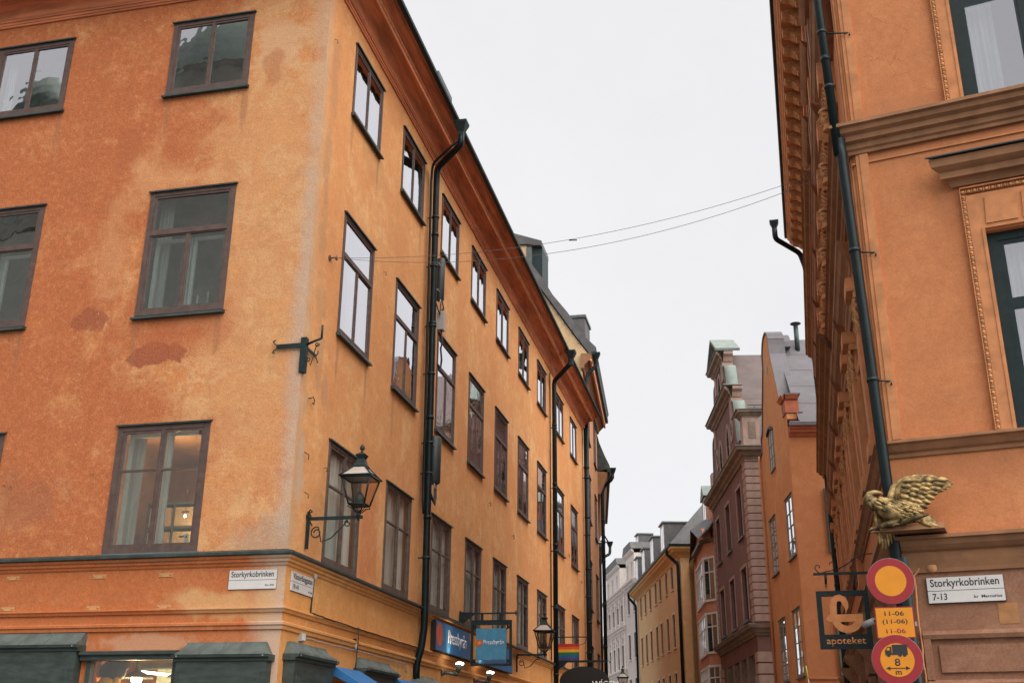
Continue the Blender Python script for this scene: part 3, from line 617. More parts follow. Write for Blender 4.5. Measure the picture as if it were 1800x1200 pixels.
# little grilles, hooks and anchors of iron in the wall
def anchor(face, x, z, s=1.0, kind=0):
    pts = [(-.10 * s, -.03, 0), (-.03 * s, -.04, .02 * s), (.03 * s, -.05, .06 * s), (.09 * s, -.05, .02 * s), (.08 * s, -.05, -.05 * s), (.03 * s, -.045, -.04 * s)]
    if kind: pts = [(-.11 * s, -.04, 0), (.11 * s, -.04, 0), (.11 * s, -.04, -.1 * s)]
    return face.put('wall_anchor', MB().tube(pts, .009 * s, 6).mesh('wall_anchor', M['iron']), (x, 0, z))
for x, z, s, k in [(.35, 6.35, .9, 0), (.26, 12.45, .5, 0), (.32, 5.55, .7, 1), (.42, 5.0, .6, 1), (1.05, 5.5, .5, 0), (14.3, 6.9, .9, 0), (23.4, 7.9, .9, 0), (26.3, 7.4, .9, 0), (3.2, 9.6, .5, 0), (11.6, 7.2, .7, 0)]: anchor(LS, x, z, s, k)
for x, z in [(-4.54, 5.2), (-4.42, 5.17), (-3.1, 5.3)]: anchor(LF, x, z, .35)
# timber shop pilasters on the ground floor
def pilaster(face, x0, x1, ztop, name='shop_pilaster', flat=False):
    w_ = x1 - x0; mb = MB()
    mb.box(.03, w_ - .03, -.16, .0, 0, ztop - .20)
    for a, b in ((.10, w_ - .10),):       # raised panel with a frame
        mb.box(a, b, -.175, -.16, .9, ztop - .34); mb.box(a + .07, b - .07, -.185, -.175, 1.0, ztop - .42)
        if not flat: mb.box(a + .2, b - .2, -.195, -.185, 1.1, ztop - .55)
    o = face.put(name, mb.mesh(name, M['shop']), (x0, 0, 0))
    mb = MB(); mb.prism([(0, -.20), (.18, -.20), (.18, -.17), (.225, -.155), (.235, -.12), (0, -.12)], 'x', -.01, w_ + .01)
    kid('cap_moulding', mb.mesh('cap_moulding', M['shop']), o, (0, 0, ztop))
    n = 6; mb = MB(); pr = [(-.0, -.118), (.22, -.118), (.21, -.09), (.15, -.06), (.10, -.02), (.07, .02), (.06, .045), (-.0, .045)]
    # shaped sheet hood that narrows upwards in a hollow curve
    L = []; R = []
    for p, q in pr:
        k = max(0, min(1, (q + .118) / .163)); ins = .02 + .09 * (1 - (1 - k) ** 2) if not flat else 0.0
        L.append((ins, -p, q)); R.append((w_ - ins, -p, q))
    m = len(pr); mb.add(L + R, [tuple(range(m)), tuple(range(2 * m - 1, m - 1, -1))] + [(i, m + i, m + (i + 1) % m, (i + 1) % m) for i in range(m)])
    kid('hood', mb.mesh('hood', M['shop_cap']), o, (0, 0, ztop))
    for k in range(1, 4):            # folded joints of the sheet hood
        P = [(0, -p - .002, q) for p, q in pr[1:-1]]
        kid('hood_joint', MB().tube(P, .008, 5, smooth=False).mesh('hood_joint', M['shop_cap']), o, (.11 + (w_ - .22) * k / 4, 0, ztop))
    for x in (.06, w_ - .06):
        for z in (ztop - .16,): kid('fixing_screw', MB().ell((0, 0, 0), (.011, .008, .011), 8, 5).mesh('fixing_screw', M['steel']), o, (x, -.23, z + .02))
    return o
pilaster(LF, -1.40, -.06, 2.90); pilaster(LF, -4.6, -2.84, 3.05, flat=True); pilaster(LF, -7.6, -6.3, 2.9)
for a, b, z in [(.13, 1.60, 2.93), (2.84, 4.5, 2.93), (5.85, 7.4, 2.86), (8.9, 10.4, 2.80), (12.4, 13.9, 2.80)]: pilaster(LS, a, b, z)
# shop opening in the front: head frame, glass, lit interior
mb = MB(); mb.prism([(0, 2.73), (.10, 2.73), (.10, 2.78), (.14, 2.80), (.14, 2.84), (0, 2.86)], 'x', -2.84, -1.40); mb.box(-2.76, -2.69, -.05, .05, .5, 2.73); mb.box(-1.48, -1.41, -.05, .05, .5, 2.73)
so_ = LF.put('shop_window', mb.mesh('shop_window', M['shop']))
kid('pane', MB().box(-2.69, -1.48, .01, .016, .5, 2.73).mesh('pane', M['glass']), so_)
LF.put('lit_shop_interior', rooms([(-2.76, -1.41, .5, 2.77)], .3, 2.6, .9).mesh('lit_shop_interior', M['room_warm']))
# dark shop door on the street side below the ledge
mb = MB(); mb.box(22.5, 24.0, .1, .16, .3, 3.3)
for x in (22.6, 23.4): mb.box(x, x + .5, .07, .1, .5, 3.1)
LS.put('shop_door', mb.mesh('shop_door', M['green_shutter']))

# things on, in and beside the left building --------------------------------
def wroot(name, face, x, y, z, label, cat, group=None, da=0):
    p = face.world(x, y, z); return root(name, (p.x, p.y, p.z), face.a + da, label, cat, group=group)
def street_sign(face, x, z, w_, h, line1, line2, line3, label, name='street_name_sign', split=.53):
    t = wroot(name, face, x, -.013, z, label, 'street sign')
    def plate(z0, z1): return MB().box(0, w_, -.022, 0, z0, z1).mesh('sign_plate', M['sign_white'])
    kid('upper_plate', plate(h * (1 - split) + .003, h), t); kid('lower_plate', plate(0, h * (1 - split) - .003), t)
    kid('backing', MB().box(-.005, w_ + .005, 0, .012, -.006, h + .004).mesh('backing', M['ink']), t)
    z0, z1 = h * (1 - split), h
    kid('lettering', text(line1, M['ink'], w_ * .045, w_ * .945, z0 + (z1 - z0) * .13, z0 + (z1 - z0) * .88, -.0222), t)
    if line2: kid('lettering', text(line2, M['ink'], w_ * .06, w_ * (.25 if line2 == '7-13' else .32), h * .11, h * .37, -.0222), t)
    kid('lettering', text(line3, M['ink'], w_ * (.60 if len(line3) > 9 else .78), w_ * .96, h * .14, h * .26, -.0222), t)
    return t
street_sign(LF, -.793, 3.63, .685, .25, 'Storkyrkobrinken', None, 'kv. Iris', 'white street-name plate reading Storkyrkobrinken without house numbers, on the left orange corner')
street_sign(LS, .16, 3.63, .755, .255, 'Västerlånggatan', '19-41', 'kv. Iris', 'white street-name plate reading Västerlånggatan 19-41, on the left building street side')

def lantern(face, x, zarm, arm, label, back=True, s=1.0, name='wall_lantern', zdrop=.42):
    t = wroot(name, face, x, 0, zarm, label, 'lantern', 'wall lanterns along the street')
    mb = MB(); mb.box(-.018, .018, -.05, -.012, -zdrop, .10); mb.box(-.03, .03, -.06, -.0, .02, .06)
    mb.tube([(0, -.03, .10), (.0, -.05, .13), (0, -.075, .11), (0, -.07, .085)], .011, 6)
    mb.tube([(0, -.03, -.0), (-.04, -.05, .03), (-.05, -.07, .0)], .009, 6); mb.tube([(0, -.03, -.0), (.04, -.05, -.05), (.05, -.07, -.09)], .009, 6)
    mb.box(-.02, .02, -arm - .06, -.01, -.022, .022)
    mb.tube([(0, -arm, -.05), (0, -arm, .07)], [.015, .035], 8)
    kid('bracket', mb.mesh('bracket', M['iron']), t)
    # scroll brace under the arm
    sc = helix(-.16, -.20, .035, .085, 0, 2.6 * pi, 26); P = [(0, yy, zz) for yy, zz in sc]
    e = P[-1]
    P += [(0, -.24, -.33), (0, -arm * .5, -.28), (0, -arm * .68, -.14), (0, -arm * .80, -.04)]
    P2 = []
    for i in range(len(P) - 1):
        P2.append(P[i])
    P2.append(P[-1]); mb = MB(); mb.tube(P2, .010, 6)
    mb.tube([(0, yy, zz) for yy, zz in helix(-arm * .80, -.085, .05, .018, pi / 2, pi / 2 - 2.2 * pi, 16)], .009, 6)
    kid('scroll_brace', mb.mesh('scroll_brace', M['iron']), t)
    # lantern head, hung on the end of the arm
    H = bpy.data.objects.new('lantern_head', None)
    z0 = .17; b0, b1, hh = .125 * s, .225 * s, .40 * s
    mb = MB()
    for k in range(4):
        a = pi / 4 + k * pi / 2; mb.tube([(b0 * 1.414 * cos(a), b0 * 1.414 * sin(a), z0), (b1 * 1.414 * cos(a), b1 * 1.414 * sin(a), z0 + hh)], .014, 4)
        a2 = a + pi / 2
        for bb, z_, r_ in ((b0, z0, .014), (b1, z0 + hh, .016), (b1 * 1.14, z0 + hh + .015, .012)): mb.tube([(bb * 1.414 * cos(a), bb * 1.414 * sin(a), z_), (bb * 1.414 * cos(a2), bb * 1.414 * sin(a2), z_)], r_, 4)
        mb.tube([(b1 * 1.6 * cos(a), b1 * 1.6 * sin(a), z0 + hh + .01), (.085 * s * 1.414 * cos(a), .085 * s * 1.414 * sin(a), z0 + hh + .19 * s)], .012, 4)
        # cradle ribs below
        mb.tube([(b0 * 1.35 * cos(a), b0 * 1.35 * sin(a), z0), (b0 * 1.5 * cos(a), b0 * 1.5 * sin(a), z0 - .035), (b0 * .9 * cos(a), b0 * .9 * sin(a), z0 - .05), (.05 * cos(a), .05 * sin(a), z0 - .10), (.0, 0, z0 - .13)], .009, 5)
        a3 = a + pi / 4; mb.tube([(b0 * .9 * cos(a3), b0 * .9 * sin(a3), z0), (b0 * .6 * cos(a3), b0 * .6 * sin(a3), z0 - .06), (0, 0, z0 - .12)], .007, 5)
    mb.lathe([(b0 * 1.414, -.008), (b0 * 1.414, .008)], 4, (0, 0, z0), False, rot=pi / 4)
    mb.tube([(0, 0, .0), (0, 0, z0 - .08)], [.04, .018], 8)
    fr = kid('lantern_frame', mb.mesh('lantern_frame', M['iron']), t, (0, -arm, 0))
    mb = MB()
    Z = z0 + hh + .19 * s
    mb.lathe([(.13 * s, Z - .02), (.145 * s, Z), (.12 * s, Z + .03), (.10 * s, Z + .05), (.075 * s, Z + .11), (.10 * s, Z + .15), (.115 * s, Z + .165), (.10 * s, Z + .175), (.05 * s, Z + .20)], 4, rot=pi / 4, smooth=False)
    kid('vent_cap', mb.mesh('vent_cap', M['iron']), t, (0, -arm, 0))
    mb = MB(); mb.lathe([(.015, Z + .19), (.02, Z + .215), (.012, Z + .23), (.034, Z + .255), (.036, Z + .28), (.018, Z + .315), (.004, Z + .33)], 10); kid('finial', mb.mesh('finial', M['iron']), t, (0, -arm, 0))
    for k in range(4):
        a = pi / 4 + k * pi / 2; a2 = a + pi / 2
        q = [(b0 * 1.39 * cos(a), b0 * 1.39 * sin(a), z0), (b0 * 1.39 * cos(a2), b0 * 1.39 * sin(a2), z0), (b1 * 1.39 * cos(a2), b1 * 1.39 * sin(a2), z0 + hh), (b1 * 1.39 * cos(a), b1 * 1.39 * sin(a), z0 + hh)]
        mb = MB(); mb.add(q, [(0, 1, 2, 3)]); kid('glass_pane', mb.mesh('glass_pane', M['lamp_glass']), t, (0, -arm, 0))
        q = [(b1 * 1.5 * cos(a), b1 * 1.5 * sin(a), z0 + hh + .012), (b1 * 1.5 * cos(a2), b1 * 1.5 * sin(a2), z0 + hh + .012), (.085 * s * 1.39 * cos(a2), .085 * s * 1.39 * sin(a2), Z - .01), (.085 * s * 1.39 * cos(a), .085 * s * 1.39 * sin(a), Z - .01)]
        mb = MB(); mb.add(q, [(0, 1, 2, 3)]); kid('roof_pane', mb.mesh('roof_pane', M['lamp_frost']), t, (0, -arm, 0))
    mb = MB(); mb.lathe([(.05, z0 + .01), (.075, z0 + .03), (.07, z0 + .12), (.04, z0 + .17), (.012, z0 + .2)], 12); kid('burner', mb.mesh('burner', M['antenna']), t, (0, -arm, 0))
    return t
lantern(LS, .58, 4.67, .77, 'black iron lantern on a scrolled arm at the orange corner, nearest and largest lantern', s=.93)
lantern(LS, 14.92, 3.95, .76, 'black iron wall lantern between the blue hanging sign and the rainbow flag', s=1.0)
# empty iron sign bracket clasping the corner
t = wroot('corner_bracket', LS, 0, 0, 6.65, 'empty black iron bracket clasping the orange corner above the lantern', 'bracket')
mb = MB(); mb.box(-.035, .055, -.055, .03, 0, .53); kid('upright', mb.mesh('upright', M['iron']), t)
mb = MB()   # strap along each facade with forked ends
mb.box(.05, .40, -.045, -.03, .36, .41)
for s_ in (1, -1): mb.tube([(.38, -.038, .385 + .015 * s_), (.43, -.038, .385 + .04 * s_), (.45, -.045, .385 + .075 * s_), (.42, -.05, .385 + .09 * s_)], .009, 6)
kid('street_strap', mb.mesh('street_strap', M['iron']), t)
mb = MB(); mb.box(-.40, -.03, -.05, -.035, .37, .44)
for s_ in (1, -1): mb.tube([(-.38, -.042, .405 + .02 * s_), (-.43, -.042, .405 + .05 * s_), (-.45, -.05, .405 + .085 * s_), (-.41, -.055, .405 + .10 * s_)], .010, 6)
kid('front_strap', mb.mesh('front_strap', M['iron']), t, rot=(0, 0, rz(ALF) - rz(ALS)))
mb = MB(); mb.tube([(0, -.03, .42), (-.02, -.28, .50)], .020, 4); mb.tube([(-.02, -.28, .49), (-.02, -.28, .70)], .017, 4)
kid('sign_arm', mb.mesh('sign_arm', M['iron']), t)
mb = MB(); mb.tube([(0, yy, zz) for yy, zz in helix(-.09, .20, .012, .045, 0, 2.3 * pi, 18)] + [(0, -.13, .10), (0, -.17, .28), (0, -.2, .40)] + [(0, yy, zz) for yy, zz in helix(-.21, .42, .04, .012, pi, 3 * pi, 10)], .008, 6); kid('scroll', mb.mesh('scroll', M['iron']), t)

# long blue fascia sign
t = wroot('fascia_sign', LS, 6.95, -.02, 3.42, 'long blue shop fascia sign with white lettering and an orange disc, beside the downpipe', 'shop sign')
kid('sign_case', MB().box(0, 7.0, -.10, 0, 0, .56).mesh('sign_case', M['ink']), t)
kid('blue_face', MB().box(.01, 2.75, -.104, -.1, .01, .55).mesh('blue_face', M['blue']), t)
kid('yellow_face', MB().prism([(2.75, .01), (2.95, .01), (2.80, .30), (2.62, .55), (2.55, .55), (2.70, .3)], 'y', -.1085, -.1045).mesh('yellow_face', M['yel_strip']), t)
kid('yellow_end', MB().box(2.75, 3.3, -.104, -.1, .01, .55).mesh('yellow_end', M['yel_strip']), t)
kid('end_face', MB().box(3.3, 6.98, -.104, -.1, .01, .55).mesh('end_face', M['blue']), t)
mb = MB(); mb.lathe([(.22, 0), (.22, .003)], 28); me = mb.mesh('orange_disc', M['orange_disc']); kid('orange_disc', me, t, (.24, -.1045, .30), (pi / 2, 0, 0))
kid('lettering', text('Pressbyrån', M['letter_white'], .88, 2.34, .12, .46, -.1045), t)
# hanging square sign
t = wroot('hanging_sign', LS, 9.1, 0, 4.13, 'square blue sign with white lettering in a black iron frame, hung from an arm', 'hanging sign')
mb = MB(); mb.box(-.015, .015, -1.26, -.02, .185, .215); mb.add([(0, -.02, .24), (0, -.02, -.06), (0, -.34, .19), (0, -.34, .22)], [(0, 1, 2, 3)]); mb.box(-.02, .02, -.04, -.01, -.08, .26)
mb.box(-.012, .012, -1.235, -1.215, .15, .25); mb.prism([(-.02, 0), (.02, 0), (.02, .01), (-.02, .01)], 'z', .19, .2)
mb.add([(-.012, -.02, .22), (-.012, -.02, -.05), (-.012, -.32, .19), (.012, -.02, .22), (.012, -.02, -.05), (.012, -.32, .19)], [(0, 1, 2), (5, 4, 3), (0, 3, 4, 1), (1, 4, 5, 2)])
for y_ in (-.50, -.90): mb.box(-.012, .012, y_ - .028, y_ + .028, .03, .2)
kid('arm', mb.mesh('arm', M['iron']), t)
# frame plane: perpendicular to the facade
Y0_, Y1_, Z0_, Z1_ = -1.14, -.27, -.83, .06
mb = MB(); mb.box(-.03, .03, Y0_, Y1_, Z1_ - .10, Z1_); mb.box(-.03, .03, Y0_, Y0_ + .045, Z0_, Z1_ - .1); mb.box(-.03, .03, Y1_ - .045, Y1_, Z0_, Z1_ - .1); mb.box(-.03, .03, Y0_, Y1_, Z0_ - .03, Z0_ + .015)
kid('frame', mb.mesh('frame', M['iron']), t)
mb = MB()
for yy, sy in ((Y0_ + .085, 1), (Y1_ - .085, -1)):
    for zz, sz in ((Z1_ - .15, -1), (Z0_ + .08, 1)):
        mb.tube([(0, yy - .05 * sy, zz - .05 * sz), (0, yy + .035 * sy, zz + .035 * sz)], [.012, .022], 5)
        mb.ell((0, yy - .035 * sy, zz + .01 * sz), (.012, .026, .018), 8, 6); mb.ell((0, yy + .01 * sy, zz - .035 * sz), (.012, .018, .026), 8, 6)
kid('corner_lilies', mb.mesh('corner_lilies', M['iron']), t)
kid('blue_panel', MB().box(-.022, .022, Y0_ + .11, Y1_ - .11, Z0_ + .09, Z1_ - .17).mesh('blue_panel', M['blue2']), t)
F2 = bpy.data.objects.new('x', None); bpy.data.objects.remove(F2)
mb = MB(); mb.lathe([(.075, 0), (.075, .003)], 24); kid('orange_disc', mb.mesh('orange_disc', M['orange_disc']), t, (-.0225, -.55 + .10, -.40), (0, -pi / 2, 0))
mb = MB(); mb.lathe([(.035, 0), (.035, .003)], 16); kid('disc_centre', mb.mesh('disc_centre', M['yel_strip']), t, (-.0257, -.55 + .10, -.40), (0, -pi / 2, 0))
me = text('Pressbyrån', M['letter_white'], .0, .44, -.06, .06, 0, .002)
# text faces local -y; turn it to face local -x (towards the viewer down the street)
kid('lettering', me, t, (-.0226, -.54, -.40), (0, 0, -pi / 2))

# rainbow flag on its pole
t = wroot('rainbow_flag', LS, 20.95, 0, 4.25, 'small rainbow-striped flag hanging flat from a thin iron arm', 'flag')
mb = MB(); mb.box(-.012, .012, -1.02, -.01, .69, .72); mb.tube([(0, -.98, .70), (0, -.96, .62), (0, -.90, .5), (0, -.72, .46)], .008, 6); mb.box(-.02, .02, -.03, -.005, .4, .8)
kid('arm', mb.mesh('arm', M['iron']), t)
for i in range(6):
    n = 10; mb = MB(); z1 = .50 - i * .083; z0 = z1 - .083
    for xs_, fl in ((-.03, 0), (-.026, 1)):
        vs_ = [(xs_ + .012 * sin(k * .9), -.02 - .72 * k / n, z0) for k in range(n + 1)] + [(xs_ + .012 * sin(k * .9), -.02 - .72 * k / n, z1) for k in range(n + 1)]
        mb.add(vs_, [(k, k + 1, n + 2 + k, n + 1 + k) if not fl else (n + 1 + k, n + 2 + k, k + 1, k) for k in range(n)], True)
    kid('stripe', mb.mesh('stripe', M['fl%d' % i]), t)
# black oval sign hung below a long arm
t = wroot('oval_sign', LS, 20.6, 0, 4.17, 'black oval hanging sign with white lettering, cut off by the bottom of the picture', 'hanging sign')
mb = MB(); mb.box(-.022, .022, -1.62, -.01, .0, .06); mb.prism([(0, .0), (0, -.34), (.42, -.0)], 'x', -.02, .02)
mb.tube([(0, -1.6, .04), (0, -1.70, .04), (0, -1.74, .0), (0, -1.70, -.03)], .012, 6)
mb.box(-.012, .012, -1.22, -1.18, -.12, .0); mb.box(-.012, .012, -.72, -.68, -.12, .0)
kid('arm', mb.mesh('arm', M['iron']), t)
n = 40; mb = MB(); ov = [(-.94 + .76 * cos(2 * pi * k / n), -.56 + .44 * sin(2 * pi * k / n)) for k in range(n)]
A = [(-.05, y, z) for y, z in ov]; B = [(.05, y, z) for y, z in ov]
mb.add(A + B, [tuple(range(n)), tuple(range(2 * n - 1, n - 1, -1))] + [(k, n + k, n + (k + 1) % n, (k + 1) % n) for k in range(n)]); me = mb.mesh('oval_board', M['ink']); fix_normals(me); kid('oval_board', me, t)
me = text('WÍGEN', M['letter_white'], 0, .80, -.13, .10, 0, .002); kid('lettering', me, t, (-.0505, -1.30 + .66 * 0 + .12, -.60), (0, 0, -pi / 2))

# two small lit spot lamps on the string course
for i, (x, lab) in enumerate([(7.85, 'small lit spot lamp under the long blue sign, nearer one'), (10.5, 'small lit spot lamp below the square hanging sign, farther one')]):
    t = wroot('spot_lamp', LS, x, 0, 3.06, lab, 'lamp', 'spot lamps under the blue sign')
    mb = MB(); mb.tube([(0, 0, 0), (0, -.05, 0)], .055, 10); mb.tube([(0, -.05, 0), (.02, -.28, -.03)], .028, 8); mb.ell((.02, -.30, -.02), (.05, .05, .05)); kid('arm', mb.mesh('arm', M['shop_cap']), t)
    mb = MB(); mb.tube([(.02, -.32, -.0), (.02, -.36, .16)], [.04, .075], 12); kid('lamp_head', mb.mesh('lamp_head', M['shop_cap']), t)
    mb = MB(); mb.ell((.02, -.362, .17), (.08, .08, .03)); kid('lens', mb.mesh('lens', M['spot_lit']), t)
    ld = bpy.data.lights.new('spot_glow', 'SPOT'); ld.energy = 6; ld.color = (1, .70, .38); ld.spot_size = radians(60); ld.spot_blend = .7; ld.shadow_soft_size = .04
    lo = bpy.data.objects.new('spot_glow', ld); col.objects.link(lo); lo.parent = t; lo.location = (.02, -.35, .22); lo.rotation_euler = (radians(180 - 32), 0, 0)
# antennas and box strapped to the first downpipe
for z0, z1, r, dx, lab in [(10.28, 11.22, .085, .24, 'slim dark antenna cylinder strapped beside the near downpipe, upper one'), (6.45, 7.38, .125, .24, 'stout dark antenna cylinder with cable tails beside the near downpipe, lower one')]:
    t = wroot('antenna', LS, 5.95 + dx, -.20, z0, lab, 'antenna')
    h = z1 - z0
    mb = MB(); mb.lathe([(r * .8, 0), (r, .03), (r, h - .03), (r * .85, h)], 20); kid('radome', mb.mesh('radome', M['antenna']), t)
    mb = MB()
    for q in (.15, h - .2): mb.box(-dx, 0, -.015, .015, q, q + .025); mb.box(-.02, .02, 0, .2, q, q + .025)
    kid('strap', mb.mesh('strap', M['steel']), t)
    for k in range(4 if r > .1 else 2):
        a = k * .05 - .07; mb = MB(); mb.tube([(a, -.03, .0), (a, -.03, -.10)], .012, 6); kid('connector', mb.mesh('connector', M['box_grey']), t)
        mb = MB(); mb.tube([(a, -.03, -.09), (a - .02, -.04, -.25), (a - .12, -.05, -.34 - .03 * k), (-.22, -.03, -.26 - .03 * k), (-.28 - .01 * k, 0.02, -.08), (-.27, .05, .1)], .010, 6); kid('cable', mb.mesh('cable', M['ink']), t)
t = wroot('junction_box', LS, 6.12, -.25, 9.62, 'light grey plastic box strapped to the near downpipe between the two antennas', 'junction box')
kid('case', MB().box(-.02, .15, -.06, .08, 0, .40).mesh('case', M['box_grey']), t)
mb = MB()
for k, (a, b) in enumerate([(.02, .06), (.06, .1), (.09, .02)]): mb.tube([(a, 0, 0), (a + .05, -.02, -.18), (b - .06, -.02, -.42), (b + .10, 0, -.6), (b + .02, 0, -.80 - .05 * k), (-.06, .03, -.75)], .009, 6); mb.tube([(a, 0, .4), (a + .06, -.02, .5), (a - .02, -.01, .62), (b + .02, .0, .72)], .009, 6)
kid('cables', mb.mesh('cables', M['ink']), t)
# cables along the frieze
def cable(name, face, pts, r, label, mat='ink', wob=.006):
    P = [face.world(*p) for p in pts]; o0 = P[0]; out = []
    for i in range(len(P) - 1):
        n = max(2, int((P[i + 1] - P[i]).length / .12))
        for k in range(n): out.append(P[i].lerp(P[i + 1], k / n) - o0 + Vector((random.uniform(-wob, wob), 0, random.uniform(-wob, wob))))
    out.append(P[-1] - o0)
    o = bpy.data.objects.new(name, MB().tube(out, r, 6).mesh(name, M[mat])); col.objects.link(o); o.location = o0; o['label'] = label; o['category'] = 'cable'; return o
cable('wall_cable', LS, [(.93, -.03, 3.86), (.90, -.03, 3.42), (.98, -.075, 3.40), (2.9, -.07, 3.385), (5.9, -.07, 3.375)], .010, 'thick dark cable dropping beside the Västerlånggatan plate and along the upper moulding')
cable('wall_cable', LS, [(.62, -.03, 3.07), (1.7, -.03, 3.06), (2.8, -.03, 3.07), (5.4, -.03, 3.05), (5.45, -.03, 2.9)], .008, 'thin pale cable sagging below the lower moulding towards the downpipe', 'box_grey')
cable('wall_cable', LS, [(2.74, -.08, 3.40), (2.76, -.08, 3.15), (2.74, -.06, 2.75)], .009, 'short vertical cable joining the two cable runs above the second pilaster')
for x, z, lab in [(.95, 3.92, 'small pale cable gland at the corner of the Västerlånggatan plate'), (2.78, 3.12, 'small pale cable joint over the second shop pilaster')]:
    t = wroot('cable_joint', LS, x, -.04, z, lab, 'cable joint'); mb = MB(); mb.ell((0, 0, 0), (.035, .03, .05)); kid('cap', mb.mesh('cap', M['box_grey']), t)
    mb = MB(); mb.tube([(0, 0, .05), (-.03, .0, .12), (-.06, .02, .1)], .014, 6); kid('stub', mb.mesh('stub', M['ink']), t)
t = wroot('wall_box', LS, .60, 0, 3.01, 'small white box on the orange wall above the first street-side pilaster', 'junction box'); kid('case', MB().box(0, .13, -.05, 0, 0, .11).mesh('case', M['box_grey']), t); kid('lid', MB().box(.01, .12, -.058, -.051, .01, .10).mesh('lid', M['sign_white']), t)
# awnings
for x0, x1, lab in [(1.66, 2.80, 'blue cloth awning between the first two street-side pilasters'), (4.55, 5.80, 'blue cloth awning between the second and third street-side pilasters')]:
    t = wroot('awning', LS, x0, 0, 2.2, lab, 'awning'); w_ = x1 - x0
    mb = MB(); mb.prism([(.02, .52), (.12, .56), (.95, .08), (.95, .04), (.02, .48)], 'x', 0, w_); kid('cloth', mb.mesh('cloth', M['awning']), t)
    mb = MB(); mb.box(0, w_, -.965, -.95, -.10, .08); kid('valance', mb.mesh('valance', M['awning']), t)
# in the shop and behind the windows of the front
def inshop(name, x, y, z, label, cat): return wroot(name, LF, x, y, z, label, cat)
for i, (x, lab) in enumerate([(-2.47, 'bell-shaped pendant lamp with a glowing bulb in the shop window, left of two'), (-1.76, 'bell-shaped pendant lamp in the shop window by the right pilaster')]):
    t = inshop('pendant_lamp', x, .75, 2.60, lab, 'lamp')
    mb = MB(); mb.tube([(0, 0, .2), (0, 0, .75)], .008, 6); mb.tube([(0, 0, .12), (0, 0, .24)], .022, 8); kid('flex', mb.mesh('flex', M['ink']), t)
    mb = MB(); mb.lathe([(.025, .14), (.035, .10), (.05, .05), (.20, -.02), (.24, -.05), (.235, -.052), (.19, -.025), (.03, .06)], 20); kid('shade', mb.mesh('shade', M['shop_cap']), t)
    mb = MB(); mb.ell((0, 0, -.06), (.075, .075, .075)); kid('bulb', mb.mesh('bulb', M['bulb'] if i == 0 else M['tube_lit']), t)
    ld = bpy.data.lights.new('bulb_glow', 'POINT'); ld.energy = 26 if i == 0 else 12; ld.color = (1, .55, .25); ld.shadow_soft_size = .03
    lo = bpy.data.objects.new('bulb_glow', ld); col.objects.link(lo); lo.parent = t; lo.location = (0, -.06, -.22)
t = inshop('light_tube', -2.62, 1.1, 2.66, 'slanting lit tube fitting inside the shop', 'lamp'); mb = MB(); mb.tube([(0, 0, 0), (.75, .1, -.08)], .018, 8); kid('tube', mb.mesh('tube', M['tube_lit']), t); mb = MB(); mb.box(-.05, .8, -.02, .12, .04, .12); kid('housing', mb.mesh('housing', M['shop_cap']), t)
t = inshop('plush_toy', -2.60, .35, 2.52, 'navy and yellow plush toy hanging in the shop window', 'toy')
mb = MB(); mb.ell((0, 0, .10), (.19, .16, .15)); mb.ell((.15, .02, .18), (.08, .07, .08)); kid('body', mb.mesh('body', M['toy_blue']), t)
mb = MB(); mb.ell((-.02, -.10, -.10), (.14, .10, .12)); mb.ell((.12, -.08, -.08), (.06, .06, .10)); kid('belly', mb.mesh('belly', M['toy_yel']), t)
mb = MB(); mb.tube([(0, 0, .2), (0, .1, .7)], .006, 5); kid('string', mb.mesh('string', M['ink']), t)
# shelf unit with card boxes, small lamps, behind the lowest front window
t = inshop('storage_shelf', -3.05, 1.5, 4.42, 'shelf with brown card storage boxes behind the lowest front window', 'shelf')
mb = MB()
for z in (0, .38, .76): mb.box(-.05, 1.25, 0, .4, z, z + .035)
for x in (-.05, .40, .84, 1.22): mb.box(x, x + .03, .003, .397, .035, .38); mb.box(x, x + .03, .003, .397, .415, .76)
kid('rack', mb.mesh('rack', M['shop']), t)
for k in range(3):
    for j in range(2):
        b_ = kid('storage_box', MB().box(0, .36, -.02, .35, 0, .29).mesh('storage_box', M['card']), t, (.01 + .435 * k, 0, .036 + .38 * j)); kid('handle_slot', MB().box(.12, .24, -.026, -.021, .2, .225).mesh('handle_slot', M['ink']), b_)
for x, y, z, lab in [(-2.47, .9, 5.77, 'tiny warm hanging bulb high behind the lowest front window'), (-2.15, 1.0, 4.88, 'small warm table bulb low behind the lowest front window')]:
    t = inshop('small_bulb', x, y, z, lab, 'lamp'); mb = MB(); mb.ell((0, 0, 0), (.016, .016, .02)); kid('bulb', mb.mesh('bulb', M['bulb']), t); mb = MB(); mb.tube([(0, 0, .02), (0, 0, .4)], .004, 5); kid('flex', mb.mesh('flex', M['ink']), t)
    ld = bpy.data.lights.new('room_glow', 'POINT'); ld.energy = 9; ld.color = (1, .62, .34); ld.shadow_soft_size = .02
    lo = bpy.data.objects.new('room_glow', ld); col.objects.link(lo); lo.parent = t; lo.location = (0, .1, -.1)
t = inshop('window_sticker', -1.53, .03, 4.30, 'small white sticker with a red mark in the corner of the lowest front window', 'sticker'); kid('sheet', MB().box(-.04, .03, -.004, -.002, 0, .11).mesh('sheet', M['sign_white']), t); kid('red_mark', MB().prism([(-.028, .06), (.018, .06), (-.005, .095)], 'y', -.006, -.0045).mesh('red_mark', M['red']), t)
